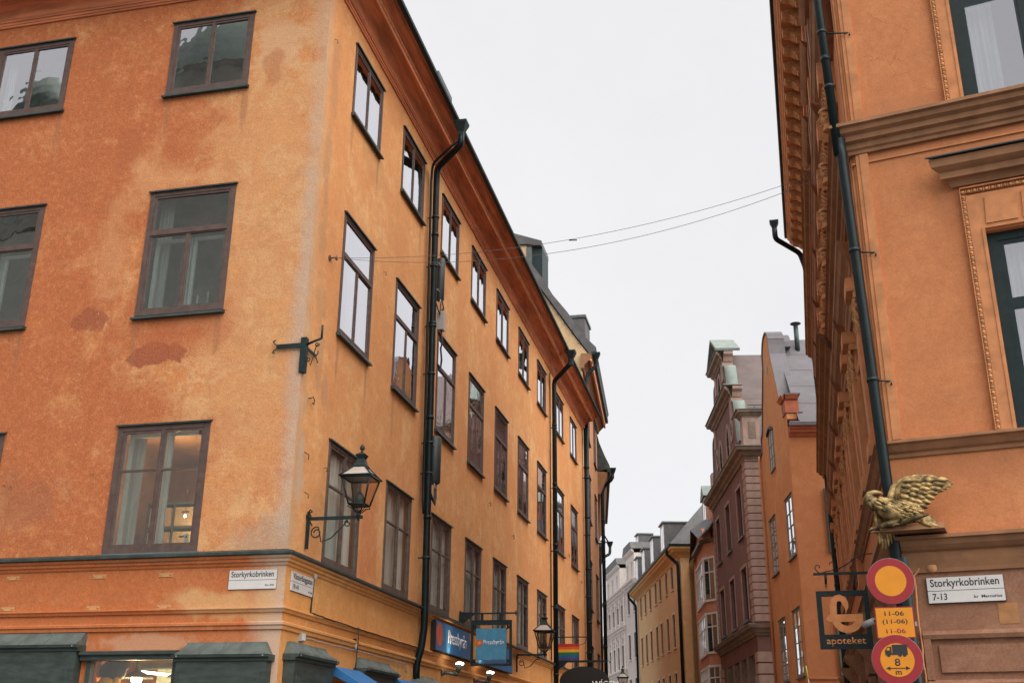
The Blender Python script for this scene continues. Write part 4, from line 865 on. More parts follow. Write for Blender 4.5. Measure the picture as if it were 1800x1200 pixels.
for k, x in enumerate((-1.90, -1.73)):
    t = inshop('glass_candlestick', x, .21, 7.86, ['slim clear candlestick on the sill of the middle front window, left', 'slim clear candlestick on the sill of the middle front window, right'][k], 'candlestick'); mb = MB(); mb.lathe([(.045, 0), (.04, .01), (.012, .03), (.02, .07), (.01, .10), (.022, .14), (.01, .17), (.02, .21 + .05 * k), (.004, .25 + .05 * k)], 12); kid('stem', mb.mesh('stem', M['box_grey']), t)

# ================================================================== RIGHT CORNER BUILDING
CR = (4.0519, 11.3968); ARF, ARS = 115.304, 194.85; KR = .832
RB = root('ornate_corner_building', CR, ARF, 'ornate orange corner house with bracketed cornice, nearest on the right', 'building')
RF = Face(RB, CR, ARF); RS = Face(RB, CR, ARS, CR, ARF)
WR = [(1.30, 2.80), (5.0, 6.5)]
rfh = [(a, b, z0, z1) for a, b in WR for z0, z1 in ((4.80, 7.06), (8.68, 11.0), (12.2, 14.2))]
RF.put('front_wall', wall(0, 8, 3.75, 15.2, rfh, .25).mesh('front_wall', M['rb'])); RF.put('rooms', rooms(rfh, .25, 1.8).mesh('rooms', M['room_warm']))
UB = [1.7, 4.4, 7.1, 9.8, 12.5, 15.2]
HU = [1.55 + 1.53 * k for k in range(10)]      # carved-head pilasters of the second floor
rsh = [(-u - .65, -u + .65, z0, z1) for u in UB for z0, z1 in ((4.80, 6.3), (12.2, 13.9))] + [(-u - 1.165, -u - .365, 8.68, 10.1) for u in HU]
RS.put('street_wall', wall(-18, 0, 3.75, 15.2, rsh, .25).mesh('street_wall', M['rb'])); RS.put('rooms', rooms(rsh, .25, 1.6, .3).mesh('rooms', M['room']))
rgh = [(-u - .8, -u + .8, .3, 2.9) for u in UB]
RF.put('base_wall', wall(0, 8, 0, 3.75, [], .3).mesh('base_wall', M['rb_base'])); RS.put('base_wall', wall(-18, 0, 0, 3.75, rgh, .3).mesh('base_wall', M['rb_base'])); RS.put('shop_rooms', rooms(rgh, .3, 1.5, .2).mesh('shop_rooms', M['room']))
def both(name, prof, mat, smooth=False):
    mould(RF, name, prof, 0, 8, KR, 0, mat, smooth); mould(RS, name, prof, -18, 0, 0, KR, mat, smooth)
both('base_cornice', [(-.02, 3.76), (.20, 3.735), (.205, 3.70), (.17, 3.69), (.15, 3.64), (.11, 3.60), (.07, 3.58), (.06, 3.50), (.035, 3.42), (.03, 3.38), (-.02, 3.38)], M['rb_trim_d'])
both('sill_course', [(-.02, 4.785), (.13, 4.77), (.135, 4.74), (.10, 4.72), (.06, 4.66), (.03, 4.64), (.025, 4.60), (-.02, 4.60)], M['rb_trim_d'])
both('main_ledge', [(-.02, 8.66), (.25, 8.645), (.255, 8.60), (.215, 8.585), (.20, 8.53), (.15, 8.50), (.14, 8.44), (.09, 8.42), (.08, 8.36), (.055, 8.34), (.05, 8.30), (-.02, 8.30)], M['rb_trim_d'])
both('ledge_fillet', [(-.01, 8.18), (.02, 8.18), (.02, 8.20), (-.01, 8.20)], M['rb_trim'])
both('upper_ledge', [(-.02, 11.95), (.20, 11.935), (.205, 11.89), (.14, 11.83), (.10, 11.75), (.04, 11.71), (-.02, 11.71)], M['rb_trim_d'])
# the middle of the street side steps forward: ledges break out with it
for z in (8.30, 11.62):
    pr = [(-.02, z + .372), (.40, z + .357), (.405, z + .31), (.36, z + .29), (.34, z + .24), (.26, z + .20), (.25, z + .14), (.18, z + .10), (.17, z - .02), (.12, z - .06), (.10, z - .22), (-.02, z - .22)]
    RS.put('ledge_break', MB().prism(pr, 'x', -17.4, -7.2, 0, .8).mesh('ledge_break', M['rb_trim_d']))
RS.put('forward_bay_edge', MB().box(-7.35, -7.05, -.10, 0, 3.78, 15.16).mesh('forward_bay_edge', M['rb_trim']))
# corner strip (flat pilaster) on both faces between the ledges
for F_, xa, xb in ((RF, 0, 1), (RS, -1, 0)):
    for z0, z1 in ((4.79, 8.30), (8.665, 11.71)):
        a, b = (.0, .17) if F_ is RF else (-.17, -.0)
        F_.put('corner_strip', MB().box(a + (.03 if F_ is RF else 0), b - (0 if F_ is RF else .03), -.03, 0, z0, z1).mesh('corner_strip', M['rb_trim']))
        a2, b2 = (.075, .165) if F_ is RF else (-.165, -.075)
        F_.put('corner_strip', MB().box(a2, b2, -.042, -.031, z0 + .01, z1 - .01).mesh('corner_strip', M['rb_trim']))
# eaves cornice with modillions
both('eaves_frieze', [(-.02, 15.16), (.10, 15.16), (.12, 15.22), (.10, 15.30), (-.02, 15.30)], M['rb_trim'])
both('eaves_corona', [(-.02, 15.56), (.50, 15.56), (.52, 15.60), (.55, 15.62), (.56, 15.70), (.60, 15.73), (.62, 15.80), (-.02, 15.82)], M['rb_trim'])
both('eaves_gutter', [(.56, 15.825), (.63, 15.79), (.68, 15.80), (.69, 15.87), (.56, 15.88)], M['iron'])
both('eaves_backing', [(-.02, 15.30), (.06, 15.30), (.06, 15.56), (-.02, 15.56)], M['rb_trim_d'])
md = MB(); md.prism([(.06, 15.33), (.14, 15.31), (.24, 15.34), (.32, 15.42), (.40, 15.44), (.47, 15.47), (.485, 15.56), (.06, 15.56)], 'x', -.13, .13)
md.prism([(.10, 15.29), (.20, 15.285), (.22, 15.335), (.10, 15.33)], 'x', -.09, .09); me = md.mesh('modillion', M['rb_orn'])
for k in range(30):
    if .35 + .60 * k < 17.9: RS.put('modillion', me, (-(.35 + .60 * k), 0, 0))
for k in range(12): RF.put('modillion', me, (.35 + .60 * k, 0, 0))
mb = MB(); mb.add([(-18, -.56, 15.86), (.45, -.56, 15.86), (-4, 6, 19.5), (-18, 6, 19.5)], [(0, 1, 2, 3)]); RS.put('roof', mb.mesh('roof', M['roof_dark']))
mb = MB(); mb.add([(-.45, -.56, 15.86), (8, -.56, 15.86), (8, 4.5, 19.5), (4, 4.5, 19.5)], [(0, 1, 2, 3)]); RF.put('roof', mb.mesh('roof', M['roof_dark']))
mb = MB(); mb.add([(-18, 0, 0), (-18, 9, 0), (-18, 9, 17), (-18, 6, 19.5), (-18, 0, 15.8)], [(0, 1, 2, 3, 4)]); RS.put('end_wall', mb.mesh('end_wall', M['rb']))
mb = MB(); mb.box(7.98, 8.2, 0, 9, 0, 17); RF.put('end_wall', mb.mesh('end_wall', M['rb']))
# dark timber window frames of the front
for (a, b) in WR:
    for z0, z1 in ((4.80, 7.06), (8.68, 11.0)):
        window(RF, a, z0, b - a, z1 - z0, 'F', fm='rframe', sill=False, cap=False, sw=.06, cs=.10, deep=.09, proud=.0, inner=False, curtain=('net', 'both', .30))
    window(RF, a, 12.2, b - a, 2.0, 'A', fm='rframe', sill=False, cap=False, sw=.06, cs=.08, deep=.09)
# moulded surrounds
def eggs(length, step=.062, r=.020):
    mb = MB(); n = int(length / step)
    for i in range(n):
        mb.ell((step * (i + .5), -.045, 0), (step * .40, .018, r), 8, 5); mb.box(step * i - .004, step * i + .004, -.058, -.03, -r, r)
    return mb
def surround(face, x0, x1, z0, z1, top, pedz):
    """architrave with an egg-and-dart edge, panelled frieze and a projecting hood"""
    tw = .20
    mb = MB()
    for s_, xe in ((-1, x0), (1, x1)):
        xa, xb = (xe - tw + .05, xe) if s_ < 0 else (xe, xe + tw - .05)
        mb.box(xa, xb, -.035, .0, z0, z1); mb.box(min(xe, xe - s_ * -.035), max(xe, xe + s_ * .035), -.045, -.036, z0, z1)
        e0 = xe + s_ * (tw - .05); mb.box(min(e0, e0 + s_ * .05), max(e0, e0 + s_ * .05), -.03, 0, z0, top + .02)
        mb.box(min(e0 + s_ * .044, e0 + s_ * .054), max(e0 + s_ * .044, e0 + s_ * .054), -.065, -.0, z0, top + .03); 
    mb.box(x0 - tw + .05, x1 + tw - .05, -.035, 0, z1, top - .05); mb.box(x0 - tw, x1 + tw, -.065, 0, top + .03, top + .045)
    o = face.put('window_surround', mb.mesh('window_surround', M['rb_trim']))
    me = cached(('egg', round(top - z0, 2)), lambda: eggs(top - z0).mesh('egg_moulding', M['rb_orn']))
    kid('egg_moulding', me, o, (x0 - tw + .025, 0, z0), (0, -pi / 2, 0)); kid('egg_moulding', me, o, (x1 + tw - .025, 0, z0), (0, -pi / 2, 0))
    kid('egg_moulding', cached(('egg', round(x1 - x0 + 2 * tw, 2)), lambda: eggs(x1 - x0 + 2 * tw).mesh('egg_moulding', M['rb_orn'])), o, (x0 - tw, 0, top - .01))
    # frieze panels (three) above the opening
    n = 4; w_ = (x1 - x0 - .0) / n
    for i in range(n): kid('frieze_panel', cached(('fp', round(w_, 3), round(top - z1, 2)), lambda: MB().prism([(.0, -.0), (w_ - .05, 0), (w_ - .02, top - z1 - .16), (.02, top - z1 - .16)], 'y', -.05, -.036).mesh('frieze_panel', M['rb_trim'])), o, (x0 + .02 + w_ * i, 0, z1 + .05))
    if pedz:
        mb = MB(); mb.prism([(-.01, 0), (.06, .0), (.08, .05), (.10, .07), (.16, .075), (.165, .15), (.20, .17), (.24, .20), (.25, .26), (.255, .29), (-.01, .31)], 'x', x0 - tw - .02, x1 + tw + .02, 1, 1)
        kid('hood', mb.mesh('hood', M['rb_trim_d']), o, (0, 0, pedz))
        mb = MB(); mb.prism([(-.01, 0), (.29, -.02), (.29, -.035), (-.01, -.012)], 'x', x0 - tw - .02, x1 + tw + .02, 1, 1); kid('hood_flashing', mb.mesh('hood_flashing', M['sheet']), o, (0, 0, pedz + .337))
    return o
for a, b in WR:
    surround(RF, a, b, 4.79, 7.08, 7.56, 7.63); surround(RF, a, b, 8.67, 11.02, 11.3, 11.4); surround(RF, a, b, 12.15, 14.22, 14.4, None)
# street side: windows between pilasters that carry carved capitals and entablatures
def capital(w_=.42):
    mb = MB(); mb.box(-w_ / 2 - .03, w_ / 2 + .03, -.27, 0, .42, .50); mb.box(-w_ / 2, w_ / 2, -.20, 0, 0, .04)
    for zz, n, rr in ((.10, 4, .055), (.24, 3, .065), (.36, 4, .05)):
        for i in range(n):
            xx = -w_ / 2 + w_ * (i + .5) / n; mb.tube([(xx, -.16, zz - .08), (xx, -.22, zz), (xx + random.uniform(-.02, .02), -.29, zz + .06), (xx, -.31, zz + .02)], [.04, .05, .035, .012], 6)
    for s_ in (-1, 1): mb.tube([(s_ * (w_ / 2 - .02) + .05 * cos(a) * s_, -.24, .36 + .05 * sin(a)) for a in [k * .6 for k in range(9)]], .02, 6)
    mb.box(-w_ / 2 + .02, w_ / 2 - .02, -.17, 0, .04, .42); return mb
def herm_head():
    mb = MB(); mb.lathe([(.09, .0), (.075, .08), (.085, .12)], 12, (0, -.17, 0)); mb.ell((0, -.20, .23), (.085, .10, .125), 14, 10)
    mb.tube([(0, -.29, .27), (0, -.325, .21), (0, -.295, .195)], [.012, .02, .012], 6); mb.ell((0, -.295, .165), (.035, .014, .012), 8, 5); mb.ell((0, -.27, .115), (.03, .025, .022), 8, 5)
    for s_ in (-1, 1): mb.ell((s_ * .035, -.288, .25), (.018, .01, .01), 8, 5); mb.ell((s_ * .035, -.285, .275), (.026, .016, .008), 8, 5); mb.ell((s_ * .09, -.18, .22), (.016, .03, .035), 8, 5)
    for k in range(9):
        a = pi * k / 8; mb.ell((.085 * cos(a), -.20 - .02 * sin(a), .27 + .09 * sin(a)), (.032, .07, .032), 8, 5)
    mb.ell((0, -.15, .24), (.10, .09, .13), 12, 8); mb.lathe([(.12, .36), (.125, .40), (.11, .42)], 12, (0, -.18, 0)); return mb
capm = capital().mesh('capital', M['rb_orn']); hm = herm_head().mesh('carved_head', M['rb_orn'])
def shaft(z0, z1, w0=.30, w1=.36, d=.10, base=True):
    mb = MB(); mb.add([(-w0 / 2, -d, z0), (w0 / 2, -d, z0), (w0 / 2, 0, z0), (-w0 / 2, 0, z0), (-w1 / 2, -d - .03, z1), (w1 / 2, -d - .03, z1), (w1 / 2, 0, z1), (-w1 / 2, 0, z1)], [(0, 1, 5, 4), (1, 2, 6, 5), (3, 0, 4, 7), (4, 5, 6, 7)])
    if base: mb.box(-w0 / 2 - .04, w0 / 2 + .04, -d - .05, 0, z0, z0 + .16); mb.box(-w0 / 2 - .02, w0 / 2 + .02, -d - .03, 0, z0 + .165, z0 + .23)
    return mb
s1 = shaft(4.80, 6.30).mesh('pilaster_shaft', M['rb_trim']); s2 = shaft(8.67, 9.62, .24, .34).mesh('pilaster_shaft', M['rb_trim'])
hood1 = MB().prism([(0, 0), (.10, 0), (.12, .10), (.14, .12), (.14, .22), (.17, .26), (.22, .30), (.25, .38), (.27, .40), (.27, .47), (0, .50)], 'x', -1.0, 1.0, .9, .9).mesh('entablature', M['rb_trim_d'])
blk = MB().box(-.23, .23, -.30, 0, 0, .34).mesh('entablature_block', M['rb_trim'])
for u in UB:
    for s_ in (-1, 1):
        x = -u + s_ * .93
        p = RS.put('pilaster', s1, (x, 0, 0)); kid('capital', capm, p, (0, 0, 6.30)).scale = (1, .5, 1); kid('entablature_block', blk, p, (0, 0, 6.81)).scale = (1, .7, .5)
        RS.put('pilaster', MB().box(-.17, .17, -.09, 0, 12.0, 15.16).mesh('pilaster', M['rb_trim_d']) if False else cached('p3', lambda: MB().box(-.17, .17, -.09, 0, 11.95, 15.16).mesh('pilaster', M['rb_trim_d'])), (x, 0, 0))
    RS.put('entablature', hood1, (-u, 0, 6.98)); RS.put('entablature', hood1, (-u, 0, 10.6))
    RS.put('window_hood', cached('h3', lambda: MB().prism([(0, 0), (.12, 0), (.18, .06), (.22, .12), (0, .14)], 'x', -.9, .9, 1, 1).mesh('window_hood', M['rb_trim_d'])), (-u, 0, 14.1))
    for z0, h_ in ((4.80, 1.5), (12.2, 1.7)): darkwin(RS, -u - .65, z0, 1.3, h_, fm='rframe', deep=.1, bar=.08)
    def arch_():
        mb = MB()
        for s_ in (-1, 1): mb.box(s_ * .72 - .05, s_ * .72 + .05, -.05, 0, 0, 1.55); mb.box(s_ * .72 - .02, s_ * .72 + .02, -.075, -.05, 0, 1.55)
        mb.box(-.77, .77, -.06, 0, 1.55, 1.66); return mb.mesh('architrave', M['rb_trim'])
    RS.put('architrave', cached('arc', arch_), (-u, 0, 4.80))
for u in HU:
    p = RS.put('pilaster', s2, (-u, 0, 0)); kid('carved_head', hm, p, (0, 0, 9.60)).scale = (.85, .85, .78); kid('capital', capm, p, (0, 0, 9.93)).scale = (.85, .62, .62); kid('entablature_block', blk, p, (0, 0, 10.24)).scale = (.85, .75, 1.0)
    darkwin(RS, -u - 1.165, 8.68, .8, 1.42, fm='rframe', deep=.1, bar=.06)
# ground floor on the street side: rusticated piers and brackets under the base cornice
for i in range(6):
    u = .15 + 3.5 * i
    for k in range(7): RS.put('rustic_block', cached('rb', lambda: MB().prism([(0, .01), (.09, .03), (.09, .42), (0, .44)], 'x', -.42, .42, -.2, -.2).mesh('rustic_block', M['rb_base'])), (-max(u, .46), 0, .1 + .45 * k))
    RS.put('console', cached('cons', lambda: MB().prism([(0, 0), (.07, .02), (.12, .12), (.22, .22), (.30, .36), (.31, .42), (0, .42)], 'x', -.14, .14).mesh('console', M['rb_trim_d'])), (-max(u, .46), -.02, 2.98))
# front base: framed panel and corner pier
mb = MB()
for (a, b, c_, d) in ((.14, 7.8, 2.72, 2.80), (.14, 7.8, 2.26, 2.33)): mb.prism([(0, c_), (.05, c_), (.065, (c_ + d) / 2), (.03, d), (0, d)], 'x', a, b)
mb.prism([(.14, 2.33), (.21, 2.33), (.21, 2.72), (.14, 2.72)], 'y', -.05, 0)
RF.put('base_panel_frame', mb.mesh('base_panel_frame', M['rb_base'])); RF.put('base_panel', MB().box(.28, 7.7, -.03, 0, 2.40, 2.66).mesh('base_panel', M['rb_base']))
RF.put('patch', MB().box(.87, 1.05, -.004, 0, 2.85, 3.05).mesh('patch', [simple('ochre_patch', (.36, .17, .07), .9)]))
mb = MB(); mb.box(.0, .02, -.03, 0, 2.2, 3.38); RF.put('base_edge_strip', mb.mesh('base_edge_strip', M['rb_base']))
# plinth that carries the sculpture
mb = MB(); mb.prism([(.0, 3.76), (.40, 3.76), (.38, 3.82), (0, 3.82)], 'x', .02, .50, .6, 0); RF.put('sculpture_plinth', mb.mesh('sculpture_plinth', M['rb_trim_d']))
# downpipes at the corner and the far end
def wpipe(face, pts, r, clamps=()): return pipe_run(face, pts, r, clamps=clamps)
def fl(face, W):
    v = Vector((W[0] - face.P[0], W[1] - face.P[1], 0)); v = Matrix.Rotation(-rz(face.a), 4, 'Z') @ v; return (v.x, v.y, W[2])
def atd(a, D, z): return (sin(radians(a)) * D, cos(radians(a)) * D, z)
pipe_run(RF, [fl(RF, atd(18.50, 11.95, 15.7)), fl(RF, atd(18.55, 11.95, 11)), fl(RF, atd(18.80, 11.9, 8.25))], .053, clamps=(10.0, 9.2))
pipe_run(RF, [fl(RF, atd(19.0, 11.9, 8.45)), fl(RF, atd(18.98, 11.9, 8.1)), fl(RF, atd(19.22, 11.92, 6)), fl(RF, atd(19.4, 11.95, 4.2)), fl(RF, atd(19.5, 11.95, .1))], .058, clamps=(7.0, 5.45))
for z, a in ((7.0, 19.12), (5.45, 19.28), (10.0, 18.65)):
    q = fl(RF, atd(a, 11.95, z)); RF.put('pipe_bracket', MB().tube([(q[0], q[1], z), (.13, -.03, z + .01), (.13, -.06, z - .04)], .010, 6).mesh('pipe_bracket', M['iron']))
pipe_run(RS, [(-17.0, -.95, 15.75), (-17.0, -.95, 15.35), (-17.7, -.30, 15.15), (-17.75, -.18, 14.7), (-17.0, -.16, 9.0), (-16.3, -.16, 3.3), (-16.2, -.16, .1)], .075)
hopper(RS, -17.0, -.95, 15.8, 1.0)
t = wroot('alarm_bell', RF, .305, 0, 3.43, 'round pinkish alarm box beside the Storkyrkobrinken 7-13 plate', 'alarm box'); mb = MB(); mb.lathe([(.055, 0), (.055, .03), (.045, .045), (.0, .047)], 20); kid('cover', mb.mesh('cover', M['rb_orn']), t, rot=(pi / 2, 0, 0)); mb = MB(); mb.lathe([(.062, 0), (.062, .006)], 20); kid('base_plate', mb.mesh('base_plate', M['rb_base']), t, rot=(pi / 2, 0, 0))
cable('wall_cable', RF, [(.36, -.02, 3.43), (.5, -.02, 3.44), (.62, -.02, 3.50), (1.2, -.03, 3.56), (2.5, -.03, 3.56)], .007, 'dark cable running right from the round alarm box')
cable('wall_cable', RF, [(.25, -.02, 3.43), (.19, -.03, 3.44), (.13, -.03, 3.36), (.115, -.03, 3.0), (.12, -.05, 2.5), (.125, -.05, 1.5)], .011, 'painted conduit bending down from the round alarm box', 'rb_trim')
street_sign(RF, .238, 3.072, .718, .252, 'Storkyrkobrinken', '7-13', 'kv  Mercurius', 'white street-name plate reading Storkyrkobrinken 7-13 kv Mercurius, on the right building')

# gilded eagle -------------------------------------------------------------
t = wroot('eagle_sculpture', RF, 0, -.30, 3.80, 'gilded eagle with a raised wing perched on the right corner ledge', 'sculpture')
def E(cx, cy, y=0.0): return Vector((-.3314 + .0006995 * cx - .0000747 * cy, y, 4.502 - .0000688 * cx - .0007507 * cy - 3.80))
def feather(mb, a, b, w_, lift=.0, curl=.0):
    a = Vector(a); b = Vector(b); d = b - a; L = d.length; d.normalize(); nn = Vector((-d.z, 0, d.x)); P = []
    for t_, ww in ((0, .45), (.25, .9), (.55, 1.0), (.82, .8), (1, .12)):
        c_ = a + (b - a) * t_ + Vector((0, -lift * sin(t_ * pi), 0)) + Vector((0, -curl * t_, 0))
        P.append((c_ + nn * w_ * ww, c_ + Vector((0, -.012, 0)), c_ - nn * w_ * ww, c_ + Vector((0, .006, 0))))
    vs_ = [q for r in P for q in r]; fs = []
    for i in range(4):
        for k in range(4): fs.append((i * 4 + k, i * 4 + (k + 1) % 4, (i + 1) * 4 + (k + 1) % 4, (i + 1) * 4 + k))
    fs += [(3, 2, 1, 0), (16, 17, 18, 19)]
    mb.add(vs_, fs, True)
mb = MB()
wo2 = [(545, 640), (560, 420), (585, 320), (700, 215), (880, 160), (1100, 160), (1250, 200), (1400, 250), (1300, 312), (1200, 355), (1060, 400), (1030, 470), (1020, 560), (960, 620), (850, 625), (700, 690)]
ww = [E(*p) for p in wo2]; mb.prism([(p.x, p.z) for p in ww], 'y', -.012, .02)
prim = [(1408, 245), (1385, 285), (1340, 318), (1290, 345), (1230, 370), (1160, 395), (1085, 412)]
for i, (x, y) in enumerate(prim): feather(mb, E(640 + 20 * i, 300 + 30 * i, .03 - .004 * i), E(x, y, .02 - .006 * i), .040, .02)
sec = [(1050, 450), (1045, 505), (1030, 560), (1000, 605), (950, 640), (890, 655), (820, 660)]
for i, (x, y) in enumerate(sec): feather(mb, E(620 + 6 * i, 400 + 28 * i, .0 - .004 * i), E(x, y, -.02 - .006 * i), .042, .02)
for row, (n, off, ln) in enumerate([(9, .62, .20), (9, .42, .18), (8, .25, .16), (7, .10, .14)]):
    for i in range(n):
        k = i / (n - 1); ex = 640 + (1180 - 640) * off * (1.5 - k) + 30 * row * 0; ey = 215 + k * 400 + (40 * (1 - off))
        a = E(ex - 20, ey - 15, -.03 - .008 * row); d = Vector((cos(.3 + k * .5), 0, -sin(.1 + k * .55))); feather(mb, a, a + d * ln * .8, .033, .012, .01)
wing = kid('raised_wing', mb.mesh('raised_wing', M['gold']), t)
mb = MB(); mb.tube([E(540, 560, -.02), E(555, 420, -.01), E(580, 310, 0), E(700, 205, .01), E(880, 150, .02), E(1100, 148, .03), E(1270, 190, .035), E(1405, 240, .035)], [.045, .04, .032, .026, .02, .016, .012, .005], 10)
kid('wing_arm', mb.mesh('wing_arm', M['gold']), t)
mb = MB(); mb.tube([E(330, 640, -.10), E(400, 600, -.10), E(520, 640, -.08), E(660, 690, -.06), E(820, 730, -.04), E(960, 740, -.03)], [.05, .09, .11, .095, .065, .04], 14)
mb.tube([E(420, 620, -.11), E(330, 560, -.12), E(270, 520, -.13), E(250, 500, -.13)], [.075, .06, .052, .045], 12); kid('body', mb.mesh('body', M['gold']), t)
mb = MB()
for i in range(90):
    k = random.random(); r = random.random(); a = E(340 + 560 * k, 560 + 130 * k + (r - .5) * 190, -.20 + .10 * k + abs(r - .5) * .05); feather(mb, a, a + Vector((.075, 0, -.05 + .03 * k)), .018, .006)
kid('breast_feathers', mb.mesh('breast_feathers', M['gold']), t)
mb = MB(); mb.ell(E(265, 520, -.14), (.052, .05, .055), 14, 10); mb.tube([E(225, 530, -.15), E(215, 500, -.14), E(255, 445, -.13), E(330, 415, -.11), E(400, 412, -.09), E(450, 430, -.08)], [.012, .02, .028, .026, .02, .008], 8)
hd = kid('head', mb.mesh('head', M['gold']), t)
mb = MB(); mb.tube([E(262, 560, -.16), E(280, 610, -.17), E(305, 650, -.165), E(325, 690, -.15)], [.032, .026, .018, .004], 10); kid('beak', mb.mesh('beak', M['gold_dark']), hd)
mb = MB(); mb.ell(E(275, 540, -.188), (.009, .006, .007)); kid('eye', mb.mesh('eye', M['ink']), hd)
mb = MB()
for i in range(7): feather(mb, E(900, 735 + 6 * i, -.03), E(1110 + 18 * i, 710 + 26 * i, -.03 - .01 * i), .026, .015)
for i in range(5): feather(mb, E(880, 745 + 6 * i, -.05), E(1040 + 18 * i, 740 + 30 * i, -.06 - .01 * i), .022, .015)
kid('tail', mb.mesh('tail', M['gold']), t)
mb = MB()
for i in range(6): feather(mb, E(360 + 14 * i, 640, -.04 + .01 * i), E(380 + 40 * i, 1180 - 45 * abs(i - 1.5), -.0 + .02 * i), .024, .02)
for i in range(6): feather(mb, E(340 + 20 * i, 620, -.06 + .01 * i), E(350 + 32 * i, 930 - 20 * i, -.05 + .02 * i), .024, .02)
kid('lowered_wing', mb.mesh('lowered_wing', M['gold']), t)
def claw(mb, fx, fy, y, sx=1):
    p = E(fx, fy, y)
    for k in (-1, 0, 1): mb.tube([p, p + Vector((-.045 * sx, -.02 + .018 * k, .006)), p + Vector((-.07 * sx, -.03 + .028 * k, -.012)), p + Vector((-.078 * sx, -.03 + .03 * k, -.032))], [.016, .014, .011, .003], 7)
    mb.tube([p, p + Vector((.03 * sx, 0, -.004)), p + Vector((.04 * sx, 0, -.03))], [.014, .01, .003], 6)
mb = MB(); mb.tube([E(660, 790, -.08), E(520, 850, -.12), E(430, 880, -.15), E(380, 930, -.16)], [.05, .038, .026, .02], 10); claw(mb, 380, 930, -.16)
mb.tube([E(860, 740, -.06), E(800, 790, -.10), E(740, 800, -.13), E(700, 860, -.14)], [.045, .035, .022, .018], 10); claw(mb, 700, 860, -.14)
mb.tube([E(700, 860, -.15), E(900, 760, -.15), E(1080, 710, -.14)], [.02, .03, .012], 8); kid('legs', mb.mesh('legs', M['gold_dark']), t)
mb = MB(); mb.tube([E(640, 890, -.05), E(900, 870, -.04), E(1180, 880, -.02)], [.03, .03, .02], 8); kid('rocky_base', mb.mesh('rocky_base', M['gold_dark']), t)

# traffic signs on a post ---------------------------------------------------
pz = atd(19.55, 11.15, 0)
t = root('traffic_sign_post', (pz[0], pz[1], 0), 90 + 17.0, 'post with two round red and yellow road signs and a yellow hours plate', 'road sign')
kid('post', MB().tube([(.06, 0, 0), (.045, 0, 3.40)], .032, 14).mesh('post', M['iron']), t)
def loc_of(P): 
    v = Vector((P[0] - pz[0], P[1] - pz[1], 0)); v = Matrix.Rotation(-rz(107.0), 4, 'Z') @ v; return Vector((v.x, v.y, P[2]))
def disc(r, th, mat, nm): return MB().lathe([(r * .98, 0), (r, th * .3), (r, th * .7), (r * .98, th)], 48).mesh(nm, M[mat])
def round_sign(c_, r):
    o = kid('round_sign', disc(r, .012, 'steel', 'round_sign'), t, c_, (pi / 2, 0, 0))
    kid('red_ring', MB().lathe([(r * .985, 0), (r * .985, .002)], 48).mesh('red_ring', M['red']), o, (0, 0, .0125)); kid('yellow_face', MB().lathe([(r * .655, 0), (r * .655, .002)], 48).mesh('yellow_face', M['yellow']), o, (0, 0, .0150)); return o
c1_ = loc_of(atd(19.02, 11.0, 3.158)); c2_ = loc_of(atd(18.93, 11.0, 2.447)); cp_ = loc_of(atd(19.02, 11.0, 2.78))
round_sign(c1_ + Vector((0, -.05, 0)), .213)
r2 = round_sign(c2_ + Vector((0, -.05, 0)), .226)
kid('plate', MB().box(-.172, .172, -.012, 0, -.142, .142).mesh('plate', M['red']), t, cp_ + Vector((0, -.045, 0)))
kid('plate_face', MB().box(-.162, .162, -.0145, -.0125, -.132, .132).mesh('plate_face', M['yellow']), t, cp_ + Vector((0, -.045, 0)))
for s_, z0, z1, x0, x1, mt in (('11-06', .062, .103, -.085, .085, 'ink'), ('(11-06)', -.020, .030, -.11, .11, 'ink'), ('11-06', -.095, -.054, -.085, .085, 'red')):
    kid('lettering', text(s_, M[mt], x0, x1, z0, z1, -.0148, .0015), t, cp_ + Vector((0, -.045, 0)))
q = c2_ + Vector((0, -.05, 0)); yy = -.0172
mb = MB(); mb.box(-.035, .095, yy - .003, yy, .052, .135); mb.box(-.1, .1, yy - .003, yy, .045, .062); mb.prism([(-.098, .045), (-.04, .045), (-.04, .122), (-.07, .122), (-.088, .09), (-.098, .085)], 'y', yy - .003, yy)
for x in (-.072, .032, .070): mb.lathe([(.017, 0), (.017, .003)], 16); 
mb2 = MB(); mb2.box(-.035, .097, yy - .003, yy, .056, .135); mb2.box(-.098, .097, yy - .0035, yy, .046, .060); mb2.prism([(-.099, .05), (-.042, .05), (-.042, .118), (-.074, .118), (-.099, .086)], 'y', yy - .003, yy)
tk = kid('lorry_emblem', mb2.mesh('lorry_emblem', M['ink']), t, q)
kid('cab_window', MB().prism([(-.088, .085), (-.058, .085), (-.058, .108), (-.074, .108)], 'y', yy - .005, yy - .0035).mesh('cab_window', M['yellow']), tk)
for x in (-.070, .028, .068): kid('wheel', MB().lathe([(.0165, 0), (.0165, .003)], 16).mesh('wheel', M['ink']), tk, (x, yy - .0002, .045), (pi / 2, 0, 0))
kid('lettering', text('8', M['ink'], -.024, .024, -.052, .014, yy, .002), t, q); kid('lettering', text('m', M['ink'], -.026, .026, -.128, -.094, yy, .002), t, q)
mb = MB(); mb.box(-.075, .075, yy - .003, yy, -.076, -.069)
for s_ in (-1, 1): mb.prism([(s_ * .105, -.0725), (s_ * .068, -.0555), (s_ * .068, -.0895)] if s_ > 0 else [(s_ * .105, -.0725), (s_ * .068, -.0895), (s_ * .068, -.0555)], 'y', yy - .003, yy)
kid('arrow', mb.mesh('arrow', M['ink']), t, q)
mb = MB()
for c_ in (c1_, c2_, cp_): mb.box(-.02, .09, -.045, .03, c_.z - .02, c_.z + .02)
kid('clamp', mb.mesh('clamp', M['steel']), t)

